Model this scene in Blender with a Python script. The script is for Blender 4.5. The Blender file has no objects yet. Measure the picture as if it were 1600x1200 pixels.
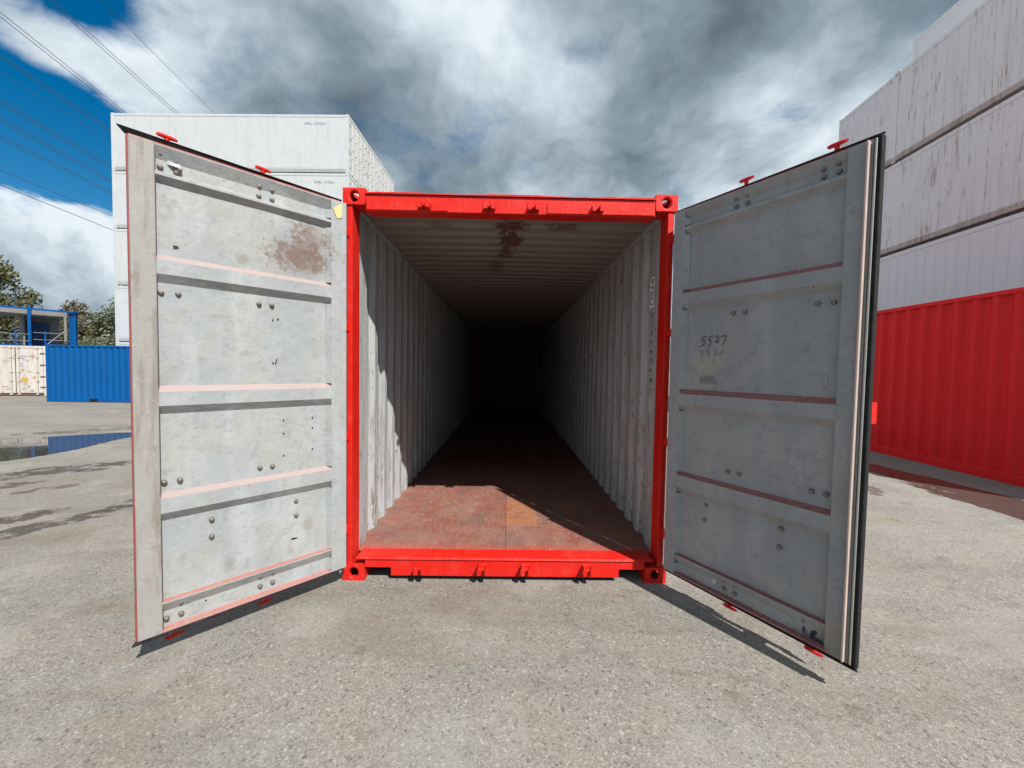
import bpy, bmesh, math, random
from mathutils import Vector, Matrix
from math import radians as rad, sin, cos, pi
random.seed(7)
S = bpy.context.scene
COL = S.collection

# ------------------------------------------------------------------ camera
cam_d = bpy.data.cameras.new('camera'); cam = bpy.data.objects.new('camera', cam_d); COL.objects.link(cam)
cam_d.sensor_fit = 'HORIZONTAL'; cam_d.sensor_width = 36.0; cam_d.lens = 36.0*622.88/1600
cam_d.clip_start = .05; cam_d.clip_end = 4000
Fv = Vector((0.01391131, 0.99913251, -0.03925177)); Rv = Vector((0.99976736, -0.01325156, 0.01701842)); Uv = Vector((-0.01648351, 0.03947939, 0.99908442))
M = Matrix((Rv, Uv, -Fv)).transposed().to_4x4(); M.translation = Vector((-0.01396, -2.95303, 1.61126)); cam.matrix_world = M
S.camera = cam

# ------------------------------------------------------------------ node helper
class NT:
    def __init__(s, tree): s.t = tree; s.n = tree.nodes; s.l = tree.links
    def new(s, typ, **kw):
        n = s.n.new(typ)
        for k, v in kw.items(): setattr(n, k, v)
        return n
    def put(s, sock, v):
        if v is None: return
        if isinstance(v, bpy.types.NodeSocket): s.l.new(v, sock)
        elif isinstance(v, (tuple, list)) and len(v) == 3 and sock.type == 'RGBA': sock.default_value = (*v, 1)
        else: sock.default_value = v
    def math(s, op, a, b=None, c=None, clamp=False):
        n = s.new('ShaderNodeMath', operation=op, use_clamp=clamp)
        for i, v in enumerate((a, b, c)): s.put(n.inputs[i], v)
        return n.outputs[0]
    def vmath(s, op, a, b=None, scale=None):
        n = s.new('ShaderNodeVectorMath', operation=op)
        s.put(n.inputs[0], a); s.put(n.inputs[1], b)
        if scale is not None: s.put(n.inputs['Scale'], scale)
        return n.outputs['Value'] if op in ('DOT_PRODUCT', 'LENGTH', 'DISTANCE') else n.outputs[0]
    def obj(s): return s.new('ShaderNodeTexCoord').outputs['Object']
    def mapping(s, v, loc=(0,0,0), rot=(0,0,0), scale=(1,1,1)):
        n = s.new('ShaderNodeMapping'); s.put(n.inputs[0], v)
        n.inputs[1].default_value = loc; n.inputs[2].default_value = rot; n.inputs[3].default_value = scale
        return n.outputs[0]
    def noise(s, v, scale=5, detail=4, rough=.55, dist=0, out='Fac'):
        n = s.new('ShaderNodeTexNoise'); s.put(n.inputs['Vector'], v)
        n.inputs['Scale'].default_value = scale; n.inputs['Detail'].default_value = detail
        n.inputs['Roughness'].default_value = rough; n.inputs['Distortion'].default_value = dist
        return n.outputs[out]
    def voro(s, v, scale=5, feature='F1', out='Distance', rnd=1):
        n = s.new('ShaderNodeTexVoronoi', feature=feature); s.put(n.inputs['Vector'], v)
        n.inputs['Scale'].default_value = scale; n.inputs['Randomness'].default_value = rnd
        return n.outputs[out]
    def ramp(s, f, stops, interp='LINEAR'):
        n = s.new('ShaderNodeValToRGB'); s.put(n.inputs[0], f); r = n.color_ramp; r.interpolation = interp
        while len(r.elements) < len(stops): r.elements.new(.5)
        for e, (p, c) in zip(r.elements, stops):
            e.position = p; e.color = (*c, 1) if isinstance(c, (tuple, list)) else (c, c, c, 1)
        return n.outputs[0]
    def mix(s, f, a, b, mode='MIX'):
        n = s.new('ShaderNodeMix', data_type='RGBA', blend_type=mode); n.clamp_factor = True
        s.put(n.inputs[0], f); s.put(n.inputs[6], a); s.put(n.inputs[7], b)
        return n.outputs[2]
    def smooth(s, v, a, b):
        n = s.new('ShaderNodeMapRange', interpolation_type='SMOOTHSTEP'); s.put(n.inputs[0], v)
        n.inputs[1].default_value = a; n.inputs[2].default_value = b
        return n.outputs[0]
    def sep(s, v):
        n = s.new('ShaderNodeSeparateXYZ'); s.put(n.inputs[0], v); return n.outputs
    def comb(s, x=0, y=0, z=0):
        n = s.new('ShaderNodeCombineXYZ'); s.put(n.inputs[0], x); s.put(n.inputs[1], y); s.put(n.inputs[2], z); return n.outputs[0]
    def blob(s, v, c, r, jit=None, soft=.45):          # soft ellipsoid stain, value 1 inside
        d = s.vmath('SUBTRACT', v, c); d = s.vmath('DIVIDE', d, r); L = s.vmath('LENGTH', d)
        if jit is not None: L = s.math('ADD', L, jit)
        return s.smooth(L, 1, 1-soft)

# ------------------------------------------------------------------ world: sky with broken cloud
SUN_AZ, SUN_EL = rad(34.8), rad(48.6)                   # azimuth measured from -Y towards +X
to_sun = Vector((sin(SUN_AZ)*cos(SUN_EL), -cos(SUN_AZ)*cos(SUN_EL), sin(SUN_EL)))
W = bpy.data.worlds.new('World'); S.world = W; W.use_nodes = True
w = NT(W.node_tree); w.n.clear()
sky = w.new('ShaderNodeTexSky', sky_type='NISHITA'); sky.sun_disc = False; sky.sun_elevation = SUN_EL
sky.sun_rotation = math.atan2(to_sun.x, to_sun.y); sky.altitude = 50; sky.air_density = 1.0; sky.dust_density = .5; sky.ozone_density = 2.5
d = w.vmath('NORMALIZE', w.new('ShaderNodeTexCoord').outputs['Generated'])
dz = w.sep(d)[2]
SKY_STR = .07
# cloud layer: the direction projected on a flat sheet, so clouds shrink towards the horizon
k = w.math('DIVIDE', 1.0, w.math('ADD', w.math('MAXIMUM', dz, 0.0), .34))
px = w.math('MULTIPLY', w.sep(d)[0], k); py = w.math('MULTIPLY', w.sep(d)[1], k)
P = w.comb(px, py, 0)
def dirblob(c, width):                                   # broad openings / banks
    c = Vector(c).normalized()
    return w.math('EXPONENT', w.math('MULTIPLY', w.math('SUBTRACT', w.vmath('DOT_PRODUCT', d, tuple(c)), 1.0), 1/width))
warp = w.noise(P, 2.0, 4, .6, out='Color')
Pw = w.vmath('ADD', P, w.vmath('SCALE', w.vmath('SUBTRACT', warp, (.5,.5,.5)), scale=.26))
n1 = w.noise(w.mapping(Pw, loc=(3.1, 1.7, 0)), 1.7, 9, .60)
n2 = w.noise(w.mapping(Pw, loc=(-4.2, 8.3, 0)), 4.0, 9, .62)
cov = w.math('ADD', w.math('MULTIPLY', n1, .62), w.math('MULTIPLY', n2, .38))
cov = w.math('ADD', cov, .16)
# near the horizon the clouds are seen from the side: heaped, not streaked
low = w.smooth(dz, .33, .24)
dl = w.vmath('ADD', d, w.vmath('SCALE', w.vmath('SUBTRACT', w.noise(d, 7, 4, .6, out='Color'), (.5,.5,.5)), scale=.10))
nlow = w.noise(w.mapping(dl, loc=(.4, 1.1, .3), scale=(1, 1, 1.5)), 6.5, 9, .6)
edge_low = w.math('MULTIPLY', w.math('SUBTRACT', .262, dz), 4.5)
covl = w.math('ADD', w.math('ADD', w.math('MULTIPLY', nlow, 1.0), -.02), edge_low)

for c, wd, a in (((-1.24, 1, .60), .0055, -.44), ((-1.10, 1, .50), .0045, -.46), ((-1.20, 1, .46), .004, -.36), ((-.99, 1, .47), .003, -.34), ((-1.03, 1, .86), .0022, -.36), ((-1.35, 1, .72), .008, -.25), ((-1.15, 1, .14), .004, -.06),
                 ((-1.20, 1, .755), .0030, .24), ((-1.03, 1, .68), .0028, .24), ((-1.12, 1, .42), .0006, .05)):
    cov = w.math('ADD', cov, w.math('MULTIPLY', dirblob(c, wd), a))
cvm = w.new('ShaderNodeMix', data_type='FLOAT'); w.put(cvm.inputs[0], low); w.put(cvm.inputs[2], cov); w.put(cvm.inputs[3], covl)
dens = w.smooth(cvm.outputs[0], .46, .64)
# cloud tone: thick grey undersides, bright thin rims
t1 = w.noise(w.mapping(Pw, loc=(1.3, 5.2, 0), scale=(1.0, .8, 1)), 2.0, 8, .55)
t2 = w.noise(w.mapping(Pw, loc=(9.3, 2.2, 0)), 5.0, 9, .57)
tone = w.math('ADD', w.math('MULTIPLY', w.math('SUBTRACT', t1, .5), .92), w.math('ADD', .53, w.math('MULTIPLY', w.math('SUBTRACT', t2, .5), .36)))
tlow = w.math('ADD', w.math('MULTIPLY', w.noise(dl, 10, 9, .6), .60), w.math('ADD', .21, w.math('MULTIPLY', w.math('SUBTRACT', dz, .08), 1.05)))
tm_ = w.new('ShaderNodeMix', data_type='FLOAT'); w.put(tm_.inputs[0], low); w.put(tm_.inputs[2], tone); w.put(tm_.inputs[3], tlow); tone = tm_.outputs[0]
for c, wd, a in (((-.38, 1, .58), .012, -.15), ((-.12, 1, .48), .010, -.13), ((.12, 1, .45), .012, -.08), ((-.65, 1, .62), .010, -.04), ((.72, 1, .60), .012, .13), ((-.25, 1, .92), .02, .10), ((.10, 1, .88), .012, .06), ((.52,1,.92), .008,-.08), ((-.02, 1, .66), .006, .05),
                 ((-1.06, 1, .385), .0020, .14), ((-.85, 1, .80), .02, .06), ((-.02, 1, .38), .003, .08)):
    tone = w.math('ADD', tone, w.math('MULTIPLY', dirblob(c, wd), a))
ccol = w.ramp(tone, [(.34, (.105,.145,.18)), (.46, (.205,.265,.315)), (.58, (.38,.455,.51)), (.71, (.66,.73,.785))])
skyc = w.new('ShaderNodeHueSaturation'); w.put(skyc.inputs['Color'], sky.outputs[0]); skyc.inputs['Saturation'].default_value = 1.5; skyc.inputs['Hue'].default_value = .494; skyc.inputs['Value'].default_value = 1.05
bg1 = w.new('ShaderNodeBackground'); w.put(bg1.inputs[0], skyc.outputs[0]); bg1.inputs[1].default_value = SKY_STR
bg2 = w.new('ShaderNodeBackground'); w.put(bg2.inputs[0], ccol); bg2.inputs[1].default_value = .90
ms = w.new('ShaderNodeMixShader'); w.put(ms.inputs[0], dens); w.l.new(bg1.outputs[0], ms.inputs[1]); w.l.new(bg2.outputs[0], ms.inputs[2])
wo = w.new('ShaderNodeOutputWorld'); w.l.new(ms.outputs[0], wo.inputs[0])

# ------------------------------------------------------------------ sun and exposure
sd = bpy.data.lights.new('sun', 'SUN'); sun = bpy.data.objects.new('sun', sd); COL.objects.link(sun)
sd.energy = 4.8; sd.angle = rad(.5); sd.color = (1, .972, .925)
sun.rotation_euler = (-to_sun).to_track_quat('-Z', 'Y').to_euler(); sun.location = to_sun*30
S.view_settings.view_transform = 'Standard'; S.view_settings.look = 'None'; S.view_settings.gamma = 1; S.view_settings.use_curve_mapping = False
S.view_settings.exposure = .45
S.render.resolution_x = 1024; S.render.resolution_y = 768
S.render.engine = 'CYCLES'
S.cycles.diffuse_bounces = 1

# ------------------------------------------------------------------ materials
MATS = {}
def material(name):
    def deco(fn):
        m = bpy.data.materials.new(name); m.use_nodes = True; t = NT(m.node_tree); t.n.clear()
        b = t.new('ShaderNodeBsdfPrincipled'); o = t.new('ShaderNodeOutputMaterial'); t.l.new(b.outputs[0], o.inputs[0])
        r = fn(t) or {}
        for k_, v in r.items():
            if k_ == 'bump':
                bn = t.new('ShaderNodeBump'); t.put(bn.inputs['Height'], v[0]); bn.inputs['Distance'].default_value = v[1]; bn.inputs['Strength'].default_value = v[2] if len(v) > 2 else 1
                t.l.new(bn.outputs[0], b.inputs['Normal'])
            else: t.put(b.inputs[k_], v)
        MATS[name] = m; return m
    return deco
def simple(name, col, rough=.5, var=.12, scale=6, metal=0, bump=.0015):
    @material(name)
    def _(t):
        v = t.obj(); n = t.noise(v, scale, 6, .6)
        c = t.mix(n, tuple(x*(1-var) for x in col), tuple(min(1, x*(1+var)) for x in col))
        return {'Base Color': c, 'Roughness': t.ramp(t.noise(v, scale*3, 3), [(.3, rough*.8), (.7, min(1, rough*1.2))]), 'Metallic': metal, 'bump': (t.noise(v, 40, 4), bump)}
simple('rubber', (.004,.004,.005), .9)
simple('bolt_steel', (.20,.17,.15), .5, .3, 60, .4)
simple('galv', (.40,.41,.38), .45, .15, 9, .3)
simple('lap_strip', (.52,.40,.36), .5, .25, 7)
simple('ink', (.012,.012,.014), .6)
simple('grey_ink', (.12,.13,.14), .7)
simple('label_white', (.84,.84,.82), .6, .06, 20)
simple('tape_yellow', (.62,.52,.24), .6, .1, 20)
simple('torn_label', (.42,.33,.24), .8, .3, 30)
simple('peeled_white', (.45,.46,.46), .5, .1, 20)
simple('warning_yellow', (.45,.30,.08), .5, .2, 9)
simple('decal_grey', (.26,.26,.27), .6, .2, 9)
simple('cabin_cream', (.21,.20,.18), .6, .15, 3)
simple('cabin_dark_blue', (.004,.05,.15), .5, .2, 3)
simple('rail_galv', (.16,.18,.20), .45, .15, 5, .3)
simple('wire', (.05,.06,.08), .6)
simple('bark', (.09,.065,.045), .9, .4, 12, 0, .02)

@material('red_paint')
def _(t):
    v = t.obj(); n = t.noise(v, 3.5, 6, .6); f = t.noise(v, 70, 3, .6); br = t.noise(t.mapping(v, scale=(1, 1, .12)), 60, 3)
    c = t.mix(n, (.58,.012,.008), (.68,.020,.012))
    pale = t.math('MULTIPLY', t.smooth(t.noise(v, 7, 9, .72), .50, .66), .26)
    c = t.mix(pale, c, (.62,.08,.06))
    chip = t.math('MULTIPLY', t.smooth(t.noise(v, 22, 9, .78), .61, .65), .75)
    c = t.mix(chip, c, (.16,.03,.02))
    return {'Base Color': c, 'Roughness': t.ramp(n, [(.3, .38), (.7, .55)]), 'bump': (t.math('ADD', t.math('MULTIPLY', f, .5), t.math('MULTIPLY', br, .8)), .0035), 'Specular IOR Level': .25}
@material('red_far')
def _(t):
    v = t.obj(); n = t.noise(v, 1.2, 6, .6); st = t.noise(t.mapping(v, scale=(6, 6, .5)), 2.5, 5, .6)
    c = t.mix(n, (.72,.016,.018), (.80,.028,.028)); c = t.mix(t.math('MULTIPLY', t.smooth(st, .56, .8), .4), c, (.55,.014,.014))
    dent = t.noise(v, 1.6, 2)
    return {'Base Color': c, 'Roughness': .5, 'Specular IOR Level': .25, 'bump': (t.math('ADD', t.math('MULTIPLY', t.noise(v, 40, 3), .1), dent), .02)}
@material('red_edge')
def _(t):
    v = t.obj(); n = t.noise(v, 8, 6, .65)
    return {'Base Color': t.mix(n, (.24,.035,.035), (.36,.07,.06)), 'Roughness': .6}

def grey_door(name, base_lo, base_hi, dirt, blobs, scuff=.5):
    @material(name)
    def _(t):
        v = t.obj(); n = t.noise(v, 2.2, 8, .62); fine = t.noise(v, 34, 6, .7); med = t.noise(v, 7, 8, .66)
        c = t.mix(t.smooth(n, .36, .66), base_lo, base_hi)
        # yellow-brown grime clouds
        g = t.smooth(t.math('ADD', t.math('MULTIPLY', med, .6), t.math('MULTIPLY', n, .4)), .42, .60)
        c = t.mix(t.math('MULTIPLY', g, dirt), c, (.33,.305,.25))
        # pale worn vertical bands, mottling, dark rub marks and scratches in several directions
        bd = t.noise(t.mapping(v, scale=(3.2, 1, .55)), 1.6, 5, .55); c = t.mix(t.math('MULTIPLY', t.smooth(bd, .50, .66), .45), c, tuple(x*1.16 for x in base_hi))
        mo = t.noise(v, 16, 9, .72); c = t.mix(t.math('MULTIPLY', t.smooth(mo, .50, .66), .45), c, tuple(x*.70 for x in base_lo))
        for a_, k_ in ((.9, .5), (-.7, .4), (.15, .35)):
            sc = t.noise(t.mapping(v, rot=(0, a_, 0), scale=(1.3, 1, 12)), 7, 8, .72)
            c = t.mix(t.math('MULTIPLY', t.smooth(sc, .585, .68), scuff*k_), c, (.13,.13,.12))
        wl = t.noise(t.mapping(v, rot=(0, .6, 0), scale=(26, 1, 1.6)), 3, 8, .75)
        c = t.mix(t.math('MULTIPLY', t.smooth(wl, .62, .70), .4), c, tuple(min(1, x*1.3) for x in base_hi))
        c = t.mix(t.math('MULTIPLY', t.smooth(fine, .5, .8), .35), c, (.20,.195,.18))
        spk = t.smooth(t.noise(v, 60, 2, .5), .70, .74)
        c = t.mix(t.math('MULTIPLY', spk, .7), c, (.09,.07,.06))
        for cc, rr, col, amt in blobs:
            j = t.math('MULTIPLY', t.math('SUBTRACT', t.noise(v, 16, 10, .76), .5), 3.2)
            m = t.math('MULTIPLY', t.blob(v, cc, rr, j, .8), amt)
            c = t.mix(m, c, col)
        return {'Base Color': c, 'Roughness': t.ramp(med, [(.3, .45), (.7, .68)]), 'bump': (t.math('ADD', n, t.math('MULTIPLY', fine, .08)), .014), 'Specular IOR Level': .35}
K = .976
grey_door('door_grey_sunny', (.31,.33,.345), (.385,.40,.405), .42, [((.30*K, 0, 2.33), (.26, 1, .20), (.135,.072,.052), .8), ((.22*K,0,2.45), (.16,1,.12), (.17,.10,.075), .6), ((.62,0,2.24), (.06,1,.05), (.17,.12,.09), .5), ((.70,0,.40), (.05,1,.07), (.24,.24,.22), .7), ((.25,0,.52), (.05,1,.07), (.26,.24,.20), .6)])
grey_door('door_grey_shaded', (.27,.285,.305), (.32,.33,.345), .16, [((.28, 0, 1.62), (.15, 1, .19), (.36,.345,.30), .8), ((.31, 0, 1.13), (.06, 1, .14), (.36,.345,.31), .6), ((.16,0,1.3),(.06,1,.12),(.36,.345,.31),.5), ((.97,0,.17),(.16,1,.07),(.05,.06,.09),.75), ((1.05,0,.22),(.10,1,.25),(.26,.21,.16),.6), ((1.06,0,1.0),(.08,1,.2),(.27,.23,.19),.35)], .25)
@material('stile_beige')
def _(t):
    v = t.obj(); n = t.noise(v, 3, 8, .65); st = t.noise(t.mapping(v, scale=(5, 5, .45)), 4, 7, .65)
    c = t.mix(n, (.265,.252,.235), (.335,.322,.302)); c = t.mix(t.math('MULTIPLY', t.smooth(st, .46, .64), .7), c, (.19,.155,.125))
    c = t.mix(t.math('MULTIPLY', t.smooth(t.noise(v, 14, 8, .7), .54, .64), .45), c, (.20,.17,.15))
    c = t.mix(t.math('MULTIPLY', t.smooth(t.noise(v, 50, 4, .7), .56, .68), .45), c, (.42,.40,.38))
    return {'Base Color': c, 'Roughness': .6, 'bump': (n, .004)}
def overspray(name, a, b):
    @material(name)
    def _(t):
        v = t.obj(); n = t.noise(v, 5, 8, .66); f = t.noise(v, 40, 6, .7)
        c = t.mix(n, a, b); c = t.mix(t.math('MULTIPLY', t.smooth(f, .50, .7), .5), c, (.33,.30,.28))
        c = t.mix(t.math('MULTIPLY', t.smooth(t.noise(v, 11, 9, .75), .61, .67), .7), c, (.17,.11,.09))
        return {'Base Color': c, 'Roughness': .65}
overspray('overspray_pale', (.33,.235,.22), (.37,.30,.285)); overspray('overspray_red', (.36,.12,.10), (.37,.20,.17)); overspray('overspray_dark', (.25,.075,.075), (.29,.13,.125))
@material('wall_grey')
def _(t):
    v = t.obj(); n = t.noise(v, 1.6, 8, .62); st = t.noise(t.mapping(v, scale=(4, 6, .5)), 3, 8, .66)
    c = t.mix(n, (.39,.41,.42), (.47,.485,.485))
    c = t.mix(t.math('MULTIPLY', t.smooth(st, .46, .64), .6), c, (.24,.225,.20))
    # rusty rubs low on the corrugations and near the door
    zz = t.sep(v)[2]; yy = t.sep(v)[1]
    low = t.smooth(zz, 1.9, .3); rub = t.noise(t.mapping(v, scale=(1, 6, .8)), 5, 9, .75)
    near = t.math('ADD', .45, t.math('MULTIPLY', t.smooth(yy, 1.6, .2), .55))
    m = t.math('MULTIPLY', t.smooth(rub, .53, .64), t.math('MULTIPLY', near, t.math('ADD', .35, low)))
    c = t.mix(m, c, (.17,.115,.08))
    chip = t.math('MULTIPLY', t.smooth(t.noise(t.mapping(v, scale=(1, 3, .7)), 13, 9, .75), .585, .62), t.smooth(yy, 1.2, .2))
    c = t.mix(t.math('MULTIPLY', chip, .85), c, (.62,.56,.47))
    sp = t.smooth(t.noise(t.mapping(v, scale=(1, 1, .45)), 18, 5, .7), .61, .66)
    c = t.mix(t.math('MULTIPLY', sp, .7), c, (.06,.045,.04))
    return {'Base Color': c, 'Roughness': .62, 'bump': (t.math('ADD', n, t.math('MULTIPLY', rub, .3)), .008)}
@material('roof_grey')
def _(t):
    v = t.obj(); n = t.noise(v, 1.5, 8, .62); c = t.mix(n, (.22,.20,.18), (.29,.265,.245))
    for cc, rr, a in (((0,.52,2.8),(.16,.20,1),.95), ((-.01,.9,2.8),(.13,.30,1),.9), ((-.05,1.35,2.8),(.10,.25,1),.7), ((.46,.52,2.8),(.20,.07,1),.7), ((-.16,1.9,2.8),(.1,.4,1),.5), ((-.62,.5,2.8),(.10,.08,1),.4)):
        j = t.math('MULTIPLY', t.math('SUBTRACT', t.noise(t.mapping(v, scale=(1.2, 1, 1)), 14, 10, .78), .5), 5.0)
        m = t.math('MULTIPLY', t.blob(v, cc, rr, j, .5), a); c = t.mix(m, c, (.085,.030,.014))
    c = t.mix(t.math('MULTIPLY', t.smooth(t.noise(t.mapping(v, scale=(.5, 5, 1)), 5, 8, .7), .55, .75), .5), c, (.20,.17,.15))
    return {'Base Color': c, 'Roughness': .65, 'bump': (n, .006)}
@material('plywood_floor')
def _(t):
    v = t.obj(); n = t.noise(v, 2.4, 9, .66); gr = t.noise(t.mapping(v, scale=(14, 1.2, 1)), 5, 8, .66); fine = t.noise(v, 55, 5, .7)
    c = t.mix(t.smooth(n, .34, .66), (.215,.078,.052), (.27,.128,.092))
    c = t.mix(t.math('MULTIPLY', t.smooth(gr, .46, .64), .6), c, (.30,.175,.135))
    c = t.mix(t.math('MULTIPLY', t.smooth(t.noise(v, 6, 9, .72), .50, .60), .6), c, (.26,.055,.045))
    c = t.mix(t.math('MULTIPLY', t.smooth(t.noise(v, 3.4, 9, .7), .50, .64), .65), c, (.15,.10,.085))
    # red overspray along the sill
    y = t.sep(v)[1]; ov = t.math('MULTIPLY', t.smooth(t.math('ADD', y, t.math('MULTIPLY', t.noise(v, 6, 8, .7), .22)), .42, .20), .8)
    c = t.mix(ov, c, (.48,.07,.05))
    c = t.mix(t.smooth(y, 1.9, 3.2), c, t.mix(n, (.17,.040,.030), (.24,.070,.052)))  # floor colour darkened with depth, standing in for shade inside
    c = t.mix(t.math('MULTIPLY', t.smooth(fine, .54, .68), .45), c, (.34,.21,.165))
    c = t.mix(t.math('MULTIPLY', t.smooth(t.noise(v, 38, 3, .6), .70, .72), .9), c, (.66,.58,.46))
    # bare veneer where the coating wore off
    x = t.sep(v)[0]; jj = t.math('MULTIPLY', t.math('SUBTRACT', t.noise(t.mapping(v, scale=(.6, 3, 1)), 14, 8, .75), .5), .11)
    bx = t.math('MULTIPLY', t.math('MULTIPLY', t.smooth(x, .0, .006), t.smooth(t.math('ADD', x, jj), .30, .285)), t.math('MULTIPLY', t.smooth(t.math('ADD', y, t.math('MULTIPLY', jj, .3)), .65, .66), t.smooth(y, 1.5, 1.3)))
    wood = t.mix(t.noise(t.mapping(v, scale=(1.5, 14, 1)), 9, 8, .72), (.24,.07,.03), (.50,.24,.12))
    ck = t.math('ADD', t.smooth(t.math('ABSOLUTE', t.math('SUBTRACT', x, .095)), .004, .001), t.smooth(t.math('ABSOLUTE', t.math('SUBTRACT', t.math('FRACT', t.math('MULTIPLY', y, 9)), .5)), .05, .01), clamp=True)
    wood = t.mix(t.math('MULTIPLY', ck, .5), wood, (.20,.06,.03))
    worn = t.math('MULTIPLY', bx, t.smooth(t.noise(t.mapping(v, scale=(1, 4, 1)), 10, 9, .75), .40, .50))
    c = t.mix(t.math('MULTIPLY', worn, .85), c, wood)
    return {'Base Color': c, 'Roughness': t.ramp(n, [(.3, .5), (.7, .75)]), 'bump': (t.math('ADD', gr, t.math('MULTIPLY', fine, .5)), .004)}
@material('asphalt')
def _(t):
    v = t.obj(); x, y, z = t.sep(v)
    big = t.noise(v, .33, 6, .6); mid = t.noise(v, 1.7, 7, .62); fine = t.noise(v, 24, 5, .7)
    cell = t.voro(v, 150, out='Color'); ch = t.voro(v, 150)
    cell2 = t.voro(v, 84, out='Color'); g1 = t.sep(cell)[0]; g2 = t.sep(cell2)[1]
    c = t.ramp(t.math('ADD', t.math('MULTIPLY', g1, .62), t.math('MULTIPLY', fine, .38)), [(.16, (.152,.142,.125)), (.40, (.203,.190,.168)), (.66, (.248,.232,.206)), (.90, (.335,.314,.279))])
    lite = t.math('MULTIPLY', t.smooth(g2, .94, .97), .38); c = t.mix(lite, c, (.50,.465,.41))
    drk = t.math('MULTIPLY', t.smooth(t.sep(cell2)[2], .94, .98), .6); c = t.mix(drk, c, (.06,.056,.052))
    c = t.mix(t.math('MULTIPLY', t.smooth(mid, .40, .64), .45), c, t.mix(.5, c, (.235,.195,.145)))
    c = t.mix(1.0, c, t.ramp(t.math('ADD', t.math('MULTIPLY', big, .6), t.math('MULTIPLY', mid, .4)), [(.32, .82), (.5, 1.0), (.68, 1.14)]), 'MULTIPLY')
    c = t.mix(1.0, c, t.mix(t.smooth(x, .5, 5), (1,1,1), (1.16,1.16,1.18)), 'MULTIPLY')
    # brown mud tracks in the yard on the left and pale dust
    j = t.math('MULTIPLY', t.math('SUBTRACT', t.noise(t.mapping(v, scale=(1, 1, 1)), 1.9, 10, .70), .5), 2.0)
    soil = t.math('MULTIPLY', t.smooth(t.math('ADD', t.noise(t.mapping(v, rot=(0,0,.5), scale=(.25, 1.1, 1)), .8, 7, .66), t.math('MULTIPLY', t.smooth(x, 2, -9), .06)), .54, .66), .42)
    c = t.mix(soil, c, (.20,.155,.115))
    # hairline cracks, old oil spots and scuffed darker lanes
    cw = t.vmath('ADD', v, t.vmath('SCALE', t.vmath('SUBTRACT', t.noise(v, 1.4, 6, .7, out='Color'), (.5,.5,.5)), scale=.9))
    cr = t.voro(cw, .42, 'DISTANCE_TO_EDGE'); crk = t.math('MULTIPLY', t.smooth(cr, .007, .002), t.smooth(t.noise(v, .5, 3), .50, .58))
    c = t.mix(t.math('MULTIPLY', crk, .28), c, (.075,.068,.06))
    lane = t.noise(t.mapping(v, rot=(0,0,.35), scale=(.35, 1.6, 1)), .9, 8, .68); c = t.mix(t.math('MULTIPLY', t.smooth(lane, .47, .62), .42), c, t.mix(1.0, c, (.66,.645,.62), 'MULTIPLY'))
    sp = t.noise(v, 3.3, 6, .62); c = t.mix(t.math('MULTIPLY', t.smooth(sp, .60, .68), .45), c, t.mix(1.0, c, (.55,.54,.53), 'MULTIPLY'))
    du = t.noise(t.mapping(v, loc=(5, 2, 0)), 1.1, 8, .68); c = t.mix(t.math('MULTIPLY', t.smooth(du, .50, .64), .30), c, (.36,.345,.315))
    # damp patches: (centre, radii, turn)
    wet = None; brk = t.smooth(t.noise(v, 3.6, 9, .72), .43, .50)
    for (cx, cy), (rx, ry), a, amt in (((-9.2,2.5),(1.3,.36),.66,.9), ((-7.6,3.75),(1.2,.36),.62,1), ((-6.4,4.6),(1.3,.34),.55,1), ((-10.5,8.3),(2.0,.36),.66,.7), ((-5.45,1.45),(.55,.24),.80,1), ((-4.72,1.22),(.46,.24),.85,1), ((-6.15,1.05),(.45,.12),.8,1), ((-4.35,1.95),(.40,.26),.9,1), ((-7.6,2.75),(.7,.20),.66,.9), ((-6.5,2.75),(.35,.14),.66,.8),
                                   ((6.22,2.9),(3.2,.30),1.65,1.001), ((6.06,.4),(2.4,.28),1.65,1.001), ((5.05,2.45),(.28,.13),1.2,.65)):
        p = t.vmath('SUBTRACT', v, (cx, cy, 0)); p = t.mapping(p, rot=(0, 0, -a)); p = t.vmath('DIVIDE', p, (rx, ry, 1e3))
        L = t.math('ADD', t.vmath('LENGTH', p), t.math('MULTIPLY', j, 1.5 if amt <= 1 else .5)); m = t.math('MULTIPLY', t.smooth(L, 1.02, .90), min(amt, 1))
        if amt <= 1: m = t.math('MULTIPLY', m, brk)
        wet = m if wet is None else t.math('MAXIMUM', wet, m)
    c = t.mix(t.math('MULTIPLY', wet, .86), c, t.mix(1.0, c, (.22,.205,.20), 'MULTIPLY'))
    wetr = t.math('MULTIPLY', wet, t.smooth(x, 3.5, 4.5))
    rough = t.math('SUBTRACT', .88, t.math('MULTIPLY', wetr, .74))
    hb = t.math('ADD', t.math('MULTIPLY', t.math('SUBTRACT', 1, ch), .7), t.math('MULTIPLY', fine, .8))
    hb = t.math('MULTIPLY', hb, t.math('SUBTRACT', 1, t.math('MULTIPLY', wetr, .93)))
    return {'Base Color': c, 'Roughness': rough, 'bump': (hb, .0035, .65), 'Specular IOR Level': .35}
@material('puddle_water')
def _(t):
    v = t.obj()
    return {'Base Color': (.055,.055,.050), 'Roughness': .03, 'IOR': 1.33, 'Specular IOR Level': .5, 'bump': (t.noise(v, 3, 2), .0012)}
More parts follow.
